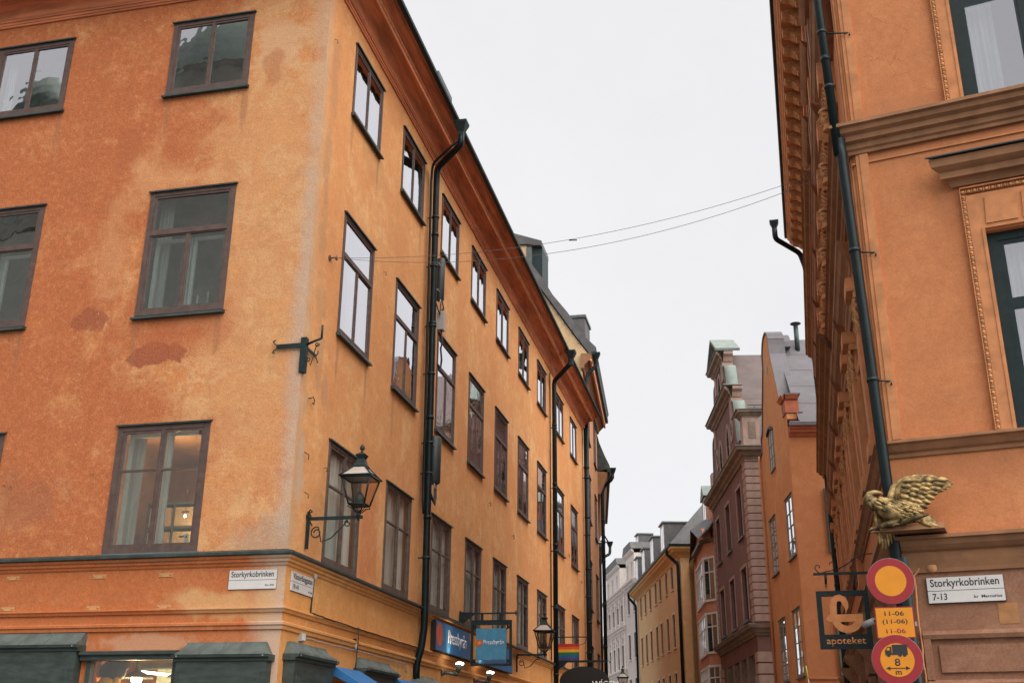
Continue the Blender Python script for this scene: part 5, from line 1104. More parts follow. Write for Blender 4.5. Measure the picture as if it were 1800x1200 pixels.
# pharmacy sign on a bracket --------------------------------------------------
t = wroot('pharmacy_sign', RS, -1.30, 0, 3.35, 'square dark iron frame with an orange cup-and-serpent emblem, hung from a scrolled bracket', 'hanging sign')
# frame hangs in the plane perpendicular to the street facade; local y runs along the arm
def PP(cx, cy):      # sketch units to (y, z)
    return (-(.848 - .0011667 * cx + .0001028 * cy), 3.7835 - .0000395 * cx - .0011846 * cy - 3.35)
def sk(pts, hw, x0, x1, mat, name):
    mb = MB(); pp = [PP(*p) for p in pts]; mb.stroke([(p[0], p[1]) for p in pp], hw, x0, x1)
    me = mb.mesh(name, M[mat])
    # stroke is drawn in xz: turn it into the yz plane
    for v in me.vertices: v.co = Vector((v.co.y, v.co.x, v.co.z))
    fix_normals(me); return me
kid('arm', MB().box(-.014, .014, -.87, -.0, .235, .262).mesh('arm', M['iron']), t)
mb = MB(); 
for P_ in ([(60, 150), (25, 120), (10, 95), (20, 72), (45, 68), (60, 82), (50, 95)], [(60, 150), (120, 130), (180, 120), (205, 90), (205, 55), (180, 35), (155, 45), (155, 62)], [(205, 120), (300, 70), (400, 0), (470, -40), (560, -45)]):
    mb.tube([(0, *PP(*p)) for p in P_], .007, 6)
kid('scrolls', mb.mesh('scrolls', M['iron']), t)
mb = MB(); mb.tube([(0, *PP(112, 150)), (0, *PP(118, 250))], .014, 6); mb.tube([(0, *PP(118, 250)), (0, *PP(112, 275)), (0, *PP(122, 300)), (0, *PP(130, 275)), (0, *PP(118, 250))], .005, 6); kid('hanger', mb.mesh('hanger', M['iron']), t); mb = MB(); mb.tube([(0, *PP(378, 150)), (0, *PP(390, 310))], .014, 6); kid('hanger', mb.mesh('hanger', M['iron']), t)
mb = MB(); mb.box(-.02, .02, -.86, -.28, -.01, .05); mb.box(-.019, .019, -.86, -.80, -.44, -.01); mb.box(-.019, .019, -.335, -.28, -.44, -.01); kid('frame', mb.mesh('frame', M['iron']), t)
kid('name_board', MB().box(-.018, .018, -.86, -.28, -.60, -.44).mesh('name_board', M['iron']), t)
snake = [(190, 600), (188, 540), (185, 460), (192, 415), (215, 390), (245, 383), (278, 398), (300, 435), (312, 475), (308, 505), (306, 530)]
kid('emblem', sk(snake, [.036, .036, .036, .036, .036, .036, .036, .034, .022, .006, .003], -.025, -.012, 'wood_orange', 'emblem'), t)
kid('emblem', sk([(120, 590), (150, 580), (240, 577), (466, 568)], [.008, .038, .042, .042], -.026, -.0125, 'wood_orange', 'emblem'), t)
arc = [(320 + 112 * cos(a), 580 + 100 * sin(a)) for a in [pi * k / 12 for k in range(13)]]
kid('emblem', sk(arc, .040, -.0255, -.0122, 'wood_orange', 'emblem'), t)
me = text('apoteket', M['wood_orange'], 0, .43, -.045, .055, 0, .003); a_, b_ = -.785, -.525
lo = kid('lettering', me, t)
# face the viewer: local +x of the RS frame points to the camera side, so mirror the emblem parts to that side
for ch in t.children:
    if ch.name.startswith('emblem'): ch.location = (.0385, 0, 0)
lo.rotation_euler = (0, 0, pi / 2); lo.location = (.0175, a_, b_)
# thin tube lamp leaning in front of it
t = wroot('pavement_pole', RS, .9, -1.0, 0, 'thin pale whip pole rising in front of the pharmacy sign', 'pole'); 
kid('rod', MB().tube([(0, .10, 0), (0, 0.03, 1.9), (0, -.02, 2.30)], [.012, .008, .004], 8).mesh('rod', M['box_grey']), t); kid('tip', MB().tube([(0, -.02, 2.30), (0, -.03, 2.42)], .005, 6).mesh('tip', [simple('lime_tip', (.35, .42, .06), .5)]), t)
# small camera on the street side
t = wroot('security_camera', RS, -.3, -.30, 2.95, 'small pale security camera behind the road signs', 'camera'); mb = MB(); mb.tube([(0, 0, 0), (-.12, -.10, -.03)], .035, 12); kid('housing', mb.mesh('housing', M['box_grey']), t); mb = MB(); mb.tube([(0, 0, 0), (.05, .28, .02)], .014, 8); kid('arm', mb.mesh('arm', M['iron']), t)

# overhead wires ---------------------------------------------------------------
def wire(A, B, sag, r, label, n=40):
    A = Vector(A); B = Vector(B); pts = [(A.lerp(B, k / n) - A) + Vector((0, 0, -sag * 4 * (k / n) * (1 - k / n))) for k in range(n + 1)]
    o = bpy.data.objects.new('overhead_wire', MB().tube(pts, r, 6).mesh('overhead_wire', M['box_grey'] if False else M['wire'])); col.objects.link(o); o.location = A; o['label'] = label; o['category'] = 'wire'; o['group'] = 'wires across the street'; return o
wa = LS.world(.75, -.10, 8.78); wb = RS.world(-3.0, -.12, 9.80); wc = RS.world(-2.2, -.12, 9.30)
wire(wa, wb, .40, .0035, 'upper of the two thin wires spanning the street'); wire(wa, wc, .53, .0035, 'lower of the two thin wires spanning the street')
t = wroot('wire_hook', LS, .72, 0, 8.77, 'rusty iron hook holding the street wires at the orange corner', 'hook'); mb = MB(); mb.lathe([(.05, 0), (.05, .015)], 10); kid('plate', mb.mesh('plate', M['frame']), t, rot=(pi / 2, 0, 0)); mb = MB(); mb.tube([(0, 0, 0), (0, -.08, 0), (.03, -.11, .02), (.05, -.10, .05)], .012, 6); mb.ell((.04, -.1, .0), (.03, .02, .03)); kid('hook', mb.mesh('hook', M['frame']), t)
mid = wa.lerp(wb, .49) + Vector((0, 0, -.42)); t = root('wire_splice', (mid.x, mid.y, mid.z), 90, 'small dark splice clamped on the upper street wire', 'wire splice'); kid('sleeve', MB().tube([(-.06, 0, 0), (.06, 0, .004)], .010, 8).mesh('sleeve', M['ink']), t)

# ================================================================== RIGHT ROW BEYOND
def body(face, x0, x1, depth, h, mat, name='rear_walls'):
    mb = MB(); mb.add([(x0, .5, 0), (x1, .5, 0), (x1, depth, 0), (x0, depth, 0), (x0, .5, h), (x1, .5, h), (x1, depth, h), (x0, depth, h)], [(1, 2, 6, 5), (2, 3, 7, 6), (3, 0, 4, 7), (4, 5, 6, 7)]); return face.put(name, mb.mesh(name, M[mat]))
# --- orange gable house
PG = (9.4206, 35.7807); 
GB = root('gable_house', PG, 184.5, 'orange house with a round-topped gable and a grey sheet roof, behind the pharmacy sign', 'building')
GF = Face(GB, PG, 184.5); GS = Face(GB, PG, 94.5, PG, 184.5)
LG = 6.33
gwin = [(-1.65, 7.77, 1.35, 2.05), (-5.35, 7.77, 1.40, 2.05), (-1.95, 3.95, 1.42, 2.15), (-4.95, 3.95, 1.42, 2.15)]
gh = [(x, x + w_, z, z + h) for x, z, w_, h in gwin] + [(-3.95, -3.0, 11.45, 12.95)]
GF.put('front_wall', wall(-LG, 0, 0, 12.3, [h for h in gh if h[3] < 12.3], .18).mesh('front_wall', M['g_wall']))
# gable outline above the eaves, with the attic window cut out
gab = [(-LG, 12.3), (0, 12.3), (0, 12.5), (-.55, 12.62), (-.62, 13.15), (-.98, 13.25), (-1.5, 14.2), (-2.25, 15.45), (-2.33, 15.85)] + [(-3.17 + .86 * cos(a), 15.85 + .72 * sin(a)) for a in [pi * k / 10 for k in range(1, 10)]] + [(-4.0, 15.85), (-4.08, 15.45), (-4.85, 14.2), (-5.35, 13.25), (-5.7, 13.15), (-5.78, 12.62), (-LG, 12.5)]
mb = MB(); mb.prism(gab, 'y', 0, .35); GF.put('gable', mb.mesh('gable', M['g_wall']))
mb = MB()
cp = gab[2:-1] + [gab[-1]]
for i in range(len(cp) - 1):
    a, b = cp[i], cp[i + 1]; d = Vector((b[0] - a[0], b[1] - a[1])); 
    if d.length < 1e-6: continue
    d.normalize(); nn = Vector((d.y, -d.x)) * .06 
    mb.add([(a[0], -.05, a[1]), (b[0], -.05, b[1]), (b[0], .55, b[1]), (a[0], .55, a[1]), (a[0] + nn.x, -.05, a[1] + nn.y), (b[0] + nn.x, -.05, b[1] + nn.y), (b[0] + nn.x, .55, b[1] + nn.y), (a[0] + nn.x, .55, a[1] + nn.y)], [(0, 1, 2, 3), (7, 6, 5, 4), (0, 4, 5, 1), (1, 5, 6, 2), (2, 6, 7, 3), (3, 7, 4, 0)])
me = mb.mesh('gable_coping', M['roof_grey']); fix_normals(me); GF.put('gable_coping', me)
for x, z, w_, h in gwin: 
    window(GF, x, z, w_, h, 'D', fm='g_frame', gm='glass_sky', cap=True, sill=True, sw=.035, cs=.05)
GF.put('rooms', rooms([h for h in gh if h[3] < 12.3], .18, 1.0, .2).mesh('rooms', M['room']))
darkwin(GF, -3.95, 11.45, 1.0, .84, fm='g_frame', gm='glass_sky', deep=-.03, bar=.04, bars=2) if False else None
# attic window with a segmental head standing in the gable
aw = [(0, 0), (.95, 0), (.95, 1.35)] + [(.475 + .475 * cos(a), 1.35 + .18 * sin(a)) for a in [pi * k / 8 for k in range(1, 8)]] + [(0, 1.35)]
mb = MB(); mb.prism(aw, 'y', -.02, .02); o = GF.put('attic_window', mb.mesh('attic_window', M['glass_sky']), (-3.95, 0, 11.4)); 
mb = MB(); mb.box(-.03, .03, -.05, 0, -.03, 1.4); mb.box(.92, .98, -.05, 0, -.03, 1.4); mb.box(.455, .495, -.045, 0, 0, 1.5); mb.box(0, .95, -.07, 0, -.06, 0)
for z in (.45, .9): mb.box(0, .95, -.04, 0, z - .015, z + .015)
kid('frame', mb.mesh('frame', M['g_frame']), o); mb = MB(); hd_ = [(.475 + .50 * cos(a), 1.36 + .2 * sin(a)) for a in [pi * k / 8 for k in range(0, 9)]]; mb.stroke(hd_, .04, -.12, .02); kid('window_hood', mb.mesh('window_hood', M['sheet']), o)
mb = MB(); mb.lathe([(.12, 0), (.12, .01)], 20); me = mb.mesh('round_vent', M['room']); o = GF.put('round_vent', me, (-3.17, -.004, 15.15)); o.rotation_euler = (pi / 2, 0, GF.dr); o.scale = (.9, 1.5, 1)
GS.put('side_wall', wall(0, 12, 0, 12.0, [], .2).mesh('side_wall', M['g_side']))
mould(GS, 'side_cornice', [(-.01, 11.68), (.05, 11.68), (.08, 11.74), (.18, 11.80), (.20, 11.86), (.26, 11.90), (.28, 11.98), (-.01, 12.0)], .02, 12, 0, 0, M['g_trim'])
mould(GS, 'side_gutter', [(.20, 12.0), (.36, 11.98), (.38, 12.10), (.30, 12.14), (.20, 12.12)], .02, 12, 0, 0, M['roof_grey'])
mb = MB(); mb.box(.28, .95, -.32, .3, 12.16, 13.0); GS.put('chimney_stub', mb.mesh('chimney_stub', M['g_trim'])) if False else None
# corner shoulder block
mb = MB(); mb.box(-.62, .04, -.04, .42, 12.52, 12.98); GF.put('shoulder_block', mb.mesh('shoulder_block', M['g_trim'])); mb = MB(); mb.prism([(-.0, 0), (.05, 0), (.10, .08), (.14, .14), (-.0, .16)], 'x', -.62, .04, .8, .8); GF.put('shoulder_cap', mb.mesh('shoulder_cap', M['g_trim']), (0, -.04, 12.99)); mb = MB(); mb.prism([(0, 0), (.05, 0), (.10, .08), (.14, .14), (0, .16)], 'x', 0, .42, .3, 0); GS.put('shoulder_cap', mb.mesh('shoulder_cap', M['g_trim']), (0, -.04, 12.99))
mb = MB(); mb.box(-.62, .12, -.05, .50, 13.155, 13.20); GF.put('shoulder_flashing', mb.mesh('shoulder_flashing', M['roof_grey']))
# roof: slope that faces the viewer, in sheets with standing seams
def roofslope(face, x0, x1, zlo, ylo, zhi, yhi, nx, nz, mat, seam='roof_dark', name='roof_sheet'):
    """rectangular sheets laid edge to edge, each a part"""
    sx = (x1 - x0) / nx; L = Vector((0, yhi - ylo, zhi - zlo)); ang = math.atan2(L.z, L.y); sl = L.length / nz
    me = MB().box(.006, sx - .012, .006, sl - .012, 0, .012).mesh(name, M[mat]); sm = MB().box(-.015, .015, 0, L.length, 0, .05).mesh('roof_seam', M[mat])
    under = MB(); under.add([(x0, ylo, zlo - .02), (x1, ylo, zlo - .02), (x1, yhi, zhi - .02), (x0, yhi, zhi - .02)], [(0, 1, 2, 3)]); face.put('roof_underlay', under.mesh('roof_underlay', M[seam]))
    for i in range(nx):
        for j in range(nz):
            p = Vector((x0 + sx * i, ylo, zlo)) + L * (j / nz); o = face.put(name, me, p); o.rotation_euler = (ang, 0, face.dr)
    for i in range(nx + 1):
        o = face.put('roof_seam', sm, (x0 + sx * i, ylo, zlo)); o.rotation_euler = (ang, 0, face.dr)
roofslope(GS, .35, 9.5, 12.12, -.3, 16.35, 3.17, 6, 5, 'roof_grey')
mb = MB(); mb.add([(.35, 3.17, 16.33), (9.5, 3.17, 16.33), (9.5, 6.6, 12.1), (.35, 6.6, 12.1)], [(0, 1, 2, 3)]); GS.put('far_roof', mb.mesh('far_roof', M['roof_grey']))
pts = [(-3.17 + .80 * cos(a), 15.80 + .70 * sin(a)) for a in [pi * k / 10 for k in range(0, 11)]]
mb = MB(); mb.prism(pts, 'y', .35, .80); GF.put('arched_cap', mb.mesh('arched_cap', M['roof_grey']))
mb = MB(); mb.tube([(1.1, 2.7, 15.6), (1.1, 2.7, 16.75)], .09, 12); mb.lathe([(.20, 0), (.20, .02), (.03, .08)], 12, (1.1, 2.7, 16.82)); GS.put('flue_pipe', mb.mesh('flue_pipe', M['sheet']))
mb = MB(); mb.box(1.0, 1.55, -.09, 0, 7.75, 9.88); mb.box(1.03, 1.28, -.11, -.09, 7.8, 9.83); GS.put('shutter', mb.mesh('shutter', M['green_shutter']))
mb = MB(); mb.box(1.0, 1.5, -.09, 0, 3.9, 6.0); GS.put('shutter', mb.mesh('shutter', M['green_shutter']))
mould(GS, 'plinth_band', [(-.01, 3.80), (.05, 3.80), (.05, 3.86), (-.01, 3.87)], 0, 12, 0, 0, M['g_side'])
mb = MB(); mb.tube([(-LG + .05, -.07, 12.6), (-LG + .05, -.07, 0)], .05, 10); GF.put('downpipe', mb.mesh('downpipe', M['g_side']))
# --- brown-red house with stepped gable
PB = (9.483, 42.966)
BRt = root('red_brown_gable_house', PB, 182.75, 'red-brown house with pale stone quoins and a stepped gable with green copper scrolls', 'building')
BF = Face(BRt, PB, 182.75); BS = Face(BRt, PB, 92.75, PB, 182.75); LBR = 10.4
bw = []
for x in (-2.78, -6.12, -9.3): bw += [(x, x + 1.25, 9.95, 12.0), (x, x + 1.35, 6.6, 8.68)]
BF.put('front_wall', wall(-LBR, 0, 0, 13.1, [h for h in bw] + [(-8.6, -.5, .3, 5.2)], .2).mesh('front_wall', M['br_wall'])); BF.put('rooms', rooms(bw, .2, .9, .2).mesh('rooms', M['room']))
for a, b, c_, d in bw: darkwin(BF, a, c_, round(b - a, 2), round(d - c_, 2), fm='shop', gm='glass_dark', deep=.12, bar=.07, trim='br_stone', sill='lead', bars=2)
BS.put('side_wall', wall(0, 10, 0, 13.1, [], .2).mesh('side_wall', M['br_wall']))
qn = MB().prism([(0, .012), (.04, .02), (.04, .28), (0, .288)], 'x', -.82, 0, -.0, .9).mesh('quoin', M['br_stone']); qs = MB().prism([(0, .012), (.045, .02), (.045, .28), (0, .288)], 'x', 0, .66, .9, 0).mesh('quoin', M['br_stone'])
qn2 = MB().prism([(0, .012), (.04, .02), (.04, .28), (0, .288)], 'x', -.62, 0, 0, .9).mesh('quoin', M['br_stone'])
for k in range(22):
    z = 6.33 + .30 * k
    if z < 12.7: BF.put('quoin', qn if k % 2 else qn2, (0, 0, z)); BS.put('quoin', qs, (0, 0, z)); BF.put('quoin', cached('qq', lambda: MB().prism([(0, .012), (.04, .02), (.04, .28), (0, .288)], 'x', 0, .42, 0, 0).mesh('quoin', M['br_stone'])), (-LBR, 0, z))
for k in range(12):
    z = .2 + .42 * k
    me = cached('qb', lambda: MB().prism([(0, .015), (.06, .03), (.06, .39), (0, .405)], 'x', -.5, 0, 0, .9).mesh('rusticated_block', M['br_stone'])); me2 = cached('qb2', lambda: MB().prism([(0, .015), (.06, .03), (.06, .39), (0, .405)], 'x', 0, .9, .9, 0).mesh('rusticated_block', M['br_stone']))
    if z < 5.2: BF.put('rusticated_block', me, (0, 0, z)); BS.put('rusticated_block', me2, (0, 0, z)); BF.put('rusticated_block', cached('qb3', lambda: MB().prism([(0, .015), (.06, .03), (.06, .39), (0, .405)], 'x', 0, .9, 0, 0).mesh('rusticated_block', M['br_stone'])), (-LBR, 0, z))
def bcorn(z, x0, x1, m1=1.0, s=1.0, deep=None, m0=0.0):
    pr = [(-.01, 0), (.06 * s, 0), (.08 * s, .08 * s), (.16 * s, .14 * s), (.20 * s, .24 * s), (.34 * s, .30 * s), (.38 * s, .42 * s), (-.01, .46 * s)]
    return [(p, q + z) for p, q in pr]
mould(BF, 'main_cornice', bcorn(12.72, 0, 0, s=1.1), -LBR, 0, .0, 1, M['br_corn']); mould(BS, 'main_cornice', bcorn(12.72, 0, 0, s=1.1), 0, 10, 1, 0, M['br_corn'])
mould(BF, 'cornice_flashing', [(-.01, 13.235), (.44, 13.19), (.44, 13.215), (-.01, 13.26)], -LBR, 0, 0, 1, M['copper']); mould(BS, 'cornice_flashing', [(-.01, 13.235), (.44, 13.19), (.44, 13.215), (-.01, 13.26)], 0, 10, 1, 0, M['copper'])
mould(BF, 'shop_cornice', bcorn(5.82, 0, 0, s=.9), -LBR, 0, 0, 1, M['br_corn']); mould(BS, 'shop_cornice', bcorn(5.82, 0, 0, s=.9), 0, 10, 1, 0, M['br_corn'])
mould(BF, 'cornice_flashing', [(-.01, 6.245), (.36, 6.21), (.36, 6.235), (-.01, 6.27)], -LBR, 0, 0, 1, M['copper'])
for i in range(5): BF.put('shop_pier', cached('spx', lambda: MB().box(-.16, .16, -.02, .25, .3, 5.2).mesh('shop_pier', M['br_corn'])), (-.6 - 1.95 * i - .1, 0, 0))
BF.put('shop_windows', MB().box(-8.6, -.5, .28, .30, .3, 5.2).mesh('shop_windows', M['glass_far']))
# stepped gable
th = .40
def tier(x0, x1, z0, z1, nm='gable_tier'): BF.put(nm, MB().box(x0, x1, 0, th, z0, z1).mesh(nm, M['br_wall']))
tier(-8.1, -2.3, 13.2, 16.2); tier(-6.9, -4.1, 16.6, 18.4)
def gcorn(x0, x1, z, s):
    pr = bcorn(z, 0, 0, s=s); o = BF.put('gable_cornice', MB().prism(pr, 'x', x0, x1, 1, 1).mesh('gable_cornice', M['br_corn']))
    # returns along the ends
    zz = [q for p, q in pr]; BF.put('gable_cornice_return', MB().prism([(q_[0], q_[1]) for q_ in [(x1, z), (x1 + .08 * s, z), (x1 + .18 * s, z + .2 * s), (x1 + .36 * s, z + .30 * s), (x1 + .38 * s, z + .44 * s), (x1, z + .46 * s)]], 'y', 0.002, th + .02).mesh('gable_cornice_return', M['br_stone'])); BF.put('gable_flashing', MB().box(x0 - .42 * s, x1 + .42 * s, -.42 * s, th + .04, z + .465 * s, z + .50 * s).mesh('gable_flashing', M['copper']))
gcorn(-8.1, -2.3, 16.1, .95); gcorn(-6.9, -4.1, 18.35, .95)
for x0, x1, z0, z1 in ((-2.9, -2.28, 15.2, 16.1), (-4.7, -4.08, 17.5, 18.35), (-8.12, -7.6, 15.2, 16.1), (-6.92, -6.4, 17.5, 18.35)): BF.put('gable_block', MB().box(x0, x1, -.05, th + .04, z0, z1).mesh('gable_block', M['br_stone']))
# corner pedestals and copper-covered scrolls
BF.put('pedestal', MB().box(-.62, .02, -.02, .66, 13.26, 14.55).mesh('pedestal', M['br_stone'])); BS.put('pedestal_panel', MB().box(.2, .5, -.035, -.02, 13.6, 14.3).mesh('pedestal_panel', M['br_corn']))
mould(BF, 'pedestal_cap', bcorn(14.5, 0, 0, s=.6), -.62, .02, .6, 1, M['br_corn']); mould(BS, 'pedestal_cap', bcorn(14.5, 0, 0, s=.6), 0, .7, 1, .6, M['br_corn']); BF.put('gable_flashing', MB().box(-.85, .25, -.28, .9, 14.78, 14.81).mesh('gable_flashing', M['copper']))
BF.put('pedestal', MB().box(-LBR, -LBR + .62, -.02, .66, 13.26, 14.55).mesh('pedestal', M['br_stone']))
def scroll(x0, z0, x1, z1, flip=1):
    n = 12; P = []
    for i in range(n + 1):
        k = i / n; x = x0 + (x1 - x0) * (k + .10 * sin(2 * pi * k)); z = z0 + (z1 - z0) * (k - .16 * sin(2 * pi * k)); P.append((x, z))
    mb = MB(); vs_ = [(x, -.06, z) for x, z in P] + [(x, th + .06, z) for x, z in P] + [(x, -.06, z - .06) for x, z in P] + [(x, th + .06, z - .06) for x, z in P]; m = n + 1
    fs = [(i, i + 1, m + i + 1, m + i) for i in range(n)] + [(2 * m + i, 3 * m + i, 3 * m + i + 1, 2 * m + i + 1) for i in range(n)] + [(i, 2 * m + i, 2 * m + i + 1, i + 1) for i in range(n)] + [(m + i, m + i + 1, 3 * m + i + 1, 3 * m + i) for i in range(n)]
    mb.add(vs_, fs, True); BF.put('copper_scroll', mb.mesh('copper_scroll', M['copper']))
    mb = MB(); q = [(x, z - .03) for x, z in P] + [(x1, z0), ]; zb = min(z0, z1); xin = x1 
    poly = [(x, z - .03) for x, z in P] + [(x1, zb - .2), (x0, zb - .2)]
    mb.prism(poly, 'y', .0, th); me = mb.mesh('scroll_infill', M['br_wall']); fix_normals(me); BF.put('scroll_infill', me)
scroll(-.85, 13.75, -2.3, 15.9); scroll(-2.5, 16.62, -4.1, 18.1); scroll(-LBR + .7, 13.75, -8.1, 15.9); scroll(-8.0, 16.62, -6.9, 18.1)
mb = MB(); mb.prism([(-6.95, 18.85), (-4.05, 18.85), (-5.5, 19.75)], 'y', -.02, th); BF.put('pediment', mb.mesh('pediment', M['br_stone']))
mb = MB(); mb.stroke([(-7.2, 18.86), (-5.5, 19.9), (-3.8, 18.86)], .06, -.35, th + .35); BF.put('pediment_coping', mb.mesh('pediment_coping', M['copper']))
def oval(x, z, rx, rz_, nm='oval_window'):
    n = 20; o = BF.put(nm, MB().prism([(rx * cos(2 * pi * k / n), rz_ * sin(2 * pi * k / n)) for k in range(n)], 'y', -.035, 0).mesh(nm, M['glass_far']), (x, 0, z))
    P = [(1.0 * rx * cos(2 * pi * k / n), 1.0 * rz_ * sin(2 * pi * k / n)) for k in range(n + 1)]; kid('surround', MB().stroke(P, .09, -.06, 0).mesh('surround', M['br_stone']), o)
    for k in range(3): kid('glazing_bar', cached('gbx', lambda: MB().box(-.5, .5, -.042, -.036, -.012, .012).mesh('glazing_bar', M['lead'])), o, (0, 0, rz_ * (k - 1) * .5)).scale = (rx * 1.6, 1, 1)
oval(-2.75, 14.7, .28, .42) ; oval(-3.9, 14.3, .42, .95); oval(-6.2, 14.2, .42, .95); oval(-5.45, 17.3, .45, .85); oval(-7.4, 14.6, .28, .42)
roofslope(BS, .42, 9.5, 13.2, .2, 19.0, 5.0, 6, 2, 'roof_brown', 'roof_dark')
mb = MB(); mb.add([(.42, 5.0, 19.0), (9.5, 5.0, 19.0), (9.5, 10.2, 13.2), (.42, 10.2, 13.2)], [(0, 1, 2, 3)]); BS.put('far_roof', mb.mesh('far_roof', M['roof_brown']))
mb = MB()
for z_ in (0, .14): mb.tube([(.6, 2.0, 15.5 + z_), (5, 2.0, 15.5 + z_)], .015, 6)
for x in (.9, 2.4, 3.9): mb.tube([(x, 2.0, 15.2), (x, 2.0, 15.66)], .03, 6)
BS.put('snow_rail', mb.mesh('snow_rail', M['sheet']))
# --- pink house with bay window
PP1 = (9.967, 53.042); PKt = root('pink_bay_house', PP1, 184.28, 'salmon pink house with a white-framed two-storey bay window, between red-brown and yellow houses', 'building'); KF = Face(PKt, PP1, 184.28)
LP = 12.0; KF.put('front_wall', wall(-LP, 0, 0, 12.2, [], .2).mesh('front_wall', M['pk_wall'])); body(KF, -LP, 0, 9, 12.2, 'pk_wall')
bp = [(-.35, 0), (-1.1, .47), (-5.2, .47), (-5.95, 0)]     # plan (x, out)
mb = MB(); n = len(bp)
def bay(z0, z1, mat, nm, grow=0.0):
    P = [(-.35 + grow, 0), (-1.1 + grow * .4, .47 + grow), (-5.2 - grow * .4, .47 + grow), (-5.95 - grow, 0)]
    mb = MB(); mb.prism([(x, -o_) for x, o_ in P], 'z', z0, z1); me = mb.mesh(nm, M[mat]); fix_normals(me); return KF.put(nm, me)
bay(0, 3.9, 'pk_wall', 'bay_wall'); bay(3.9, 5.5, 'pk_wall', 'bay_wall', -.01); bay(5.5, 6.02, 'pk_wall', 'bay_wall'); bay(6.02, 6.12, 'white', 'bay_sill', .08)
bay(6.12, 8.0, 'pk_wall', 'bay_wall', -.02); bay(8.0, 8.45, 'pk_wall', 'bay_wall'); bay(8.45, 8.56, 'white', 'bay_sill', .08); bay(8.56, 11.3, 'pk_wall', 'bay_wall', -.02); bay(11.3, 11.45, 'roof_dark', 'bay_roof_edge', .22)
def baywin(xa, oa, xb, ob, z0, z1, n, arch=False):
    """windows set in one side of the bay: white posts and panes"""
    A = Vector((xa, -oa, 0)); B = Vector((xb, -ob, 0)); d = (B - A); L = d.length; d.normalize(); a = math.atan2(d.y, d.x)
    mb = MB(); w_ = L / n
    for i in range(n + 1): mb.box(w_ * i - .06, w_ * i + .06, -.06, .02, 0, z1 - z0)
    for i in range(n): mb.box(w_ * i + .06, w_ * (i + 1) - .06, -.05, .0, (z1 - z0) * .66 - .03, (z1 - z0) * .66 + .03); mb.box(w_ * (i + .5) - .025, w_ * (i + .5) + .025, -.045, 0, 0, z1 - z0)
    mb.box(-.06, L + .06, -.062, .0, z1 - z0, z1 - z0 + .10)
    o = KF.put('bay_window', mb.mesh('bay_window', M['white']), (A.x, A.y, z0)); o.rotation_euler = (0, 0, KF.dr + a)
    for i in range(n): kid('pane', MB().box(w_ * i + .06, w_ * (i + 1) - .06, -.03, -.024, 0, z1 - z0).mesh('pane', M['glass_far']), o)
for z0, z1 in ((6.14, 7.85), (8.58, 10.5), (4.0, 5.4)):
    baywin(-5.2, .49, -1.1, .49, z0, z1, 3); baywin(-1.1, .49, -.38, .02, z0, z1, 1)
# curved roof of the bay, mansard and dormer
mb = MB(); mb.add([(-.0, -.25, 11.9), (-.6, -.75, 11.45), (-3.1, -.9, 12.35), (-5.6, -.75, 11.45), (-LP, -.3, 12.0), (-LP, .6, 13.2), (0, .6, 13.2), (-3.1, .6, 13.4)], [(0, 1, 2, 7, 6), (2, 3, 4, 5, 7)]); KF.put('bay_roof', mb.mesh('bay_roof', M['roof_dark']))
mb = MB(); mb.prism([(-5.5, 11.45), (-.7, 11.45), (-.9, 11.8), (-1.6, 12.15), (-3.1, 12.32), (-4.6, 12.15), (-5.3, 11.8)], 'y', -.5, -.1); KF.put('bay_gable', mb.mesh('bay_gable', M['pk_wall']))
mb = MB(); mb.add([(-LP, .2, 12.2), (0, .2, 12.2), (0, 2.2, 15.6), (-LP, 2.2, 15.6)], [(0, 1, 2, 3)]); mb.add([(-LP, 2.2, 15.6), (0, 2.2, 15.6), (0, 5, 16.8), (-LP, 5, 16.8)], [(0, 1, 2, 3)]); KF.put('mansard_roof', mb.mesh('mansard_roof', M['roof_dark']))
def dormer(face, x, z, w_, h, depth, y0, wallm, roofm='roof_dark', gable=True, wm='white'):
    mb = MB(); mb.box(0, w_, 0, depth, 0, h); o = face.put('dormer', mb.mesh('dormer', M[wallm]), (x, y0, z))
    if gable: pr = [(-.12, h), (w_ + .12, h), (w_ / 2, h + w_ * .42)]
    else: pr = [(-.10, h), (w_ + .10, h), (w_ + .10, h + .10), (-.10, h + .10)]
    kid('dormer_roof', MB().prism(pr, 'y', -.14, depth).mesh('dormer_roof', M[roofm]), o)
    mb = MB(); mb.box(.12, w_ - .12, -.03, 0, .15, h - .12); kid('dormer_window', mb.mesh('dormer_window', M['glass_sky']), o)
    mb = MB(); mb.box(.08, .14, -.05, -.0, .12, h - .08); mb.box(w_ - .14, w_ - .08, -.05, 0, .12, h - .08); mb.box(w_ / 2 - .03, w_ / 2 + .03, -.045, 0, .12, h - .1); mb.box(.08, w_ - .08, -.052, -.001, h - .14, h - .06); mb.box(.08, w_ - .08, -.06, -.001, .08, .14); kid('dormer_frame', mb.mesh('dormer_frame', M[wm]), o)
    return o
dormer(KF, -4.3, 12.3, 1.7, 1.75, 1.6, -.05, 'pk_wall', 'copper')
mb = MB(); mb.box(-9.6, -8.4, 1.8, 3.2, 14.2, 17.6); mb.box(-9.7, -8.3, 1.7, 3.3, 17.6, 17.8); mb.box(-9.75, -8.25, 1.65, 3.35, 17.95, 18.1); KF.put('chimney', mb.mesh('chimney', M['br_stone']))
mb = MB(); mb.tube([(-.1, .3, 13.4), (-4, 1.6, 15.4), (-11, 1.6, 15.6)], .25, 4); KF.put('verge_board', mb.mesh('verge_board', M['roof_dark']))
mb = MB(); mb.tube([(-7.2, 2.2, 15.6), (-7.2, 2.2, 18.0)], .03, 6)
for z in (17.0, 17.4, 17.8): mb.tube([(-7.7, 2.2, z), (-6.7, 2.2, z)], .018, 5)
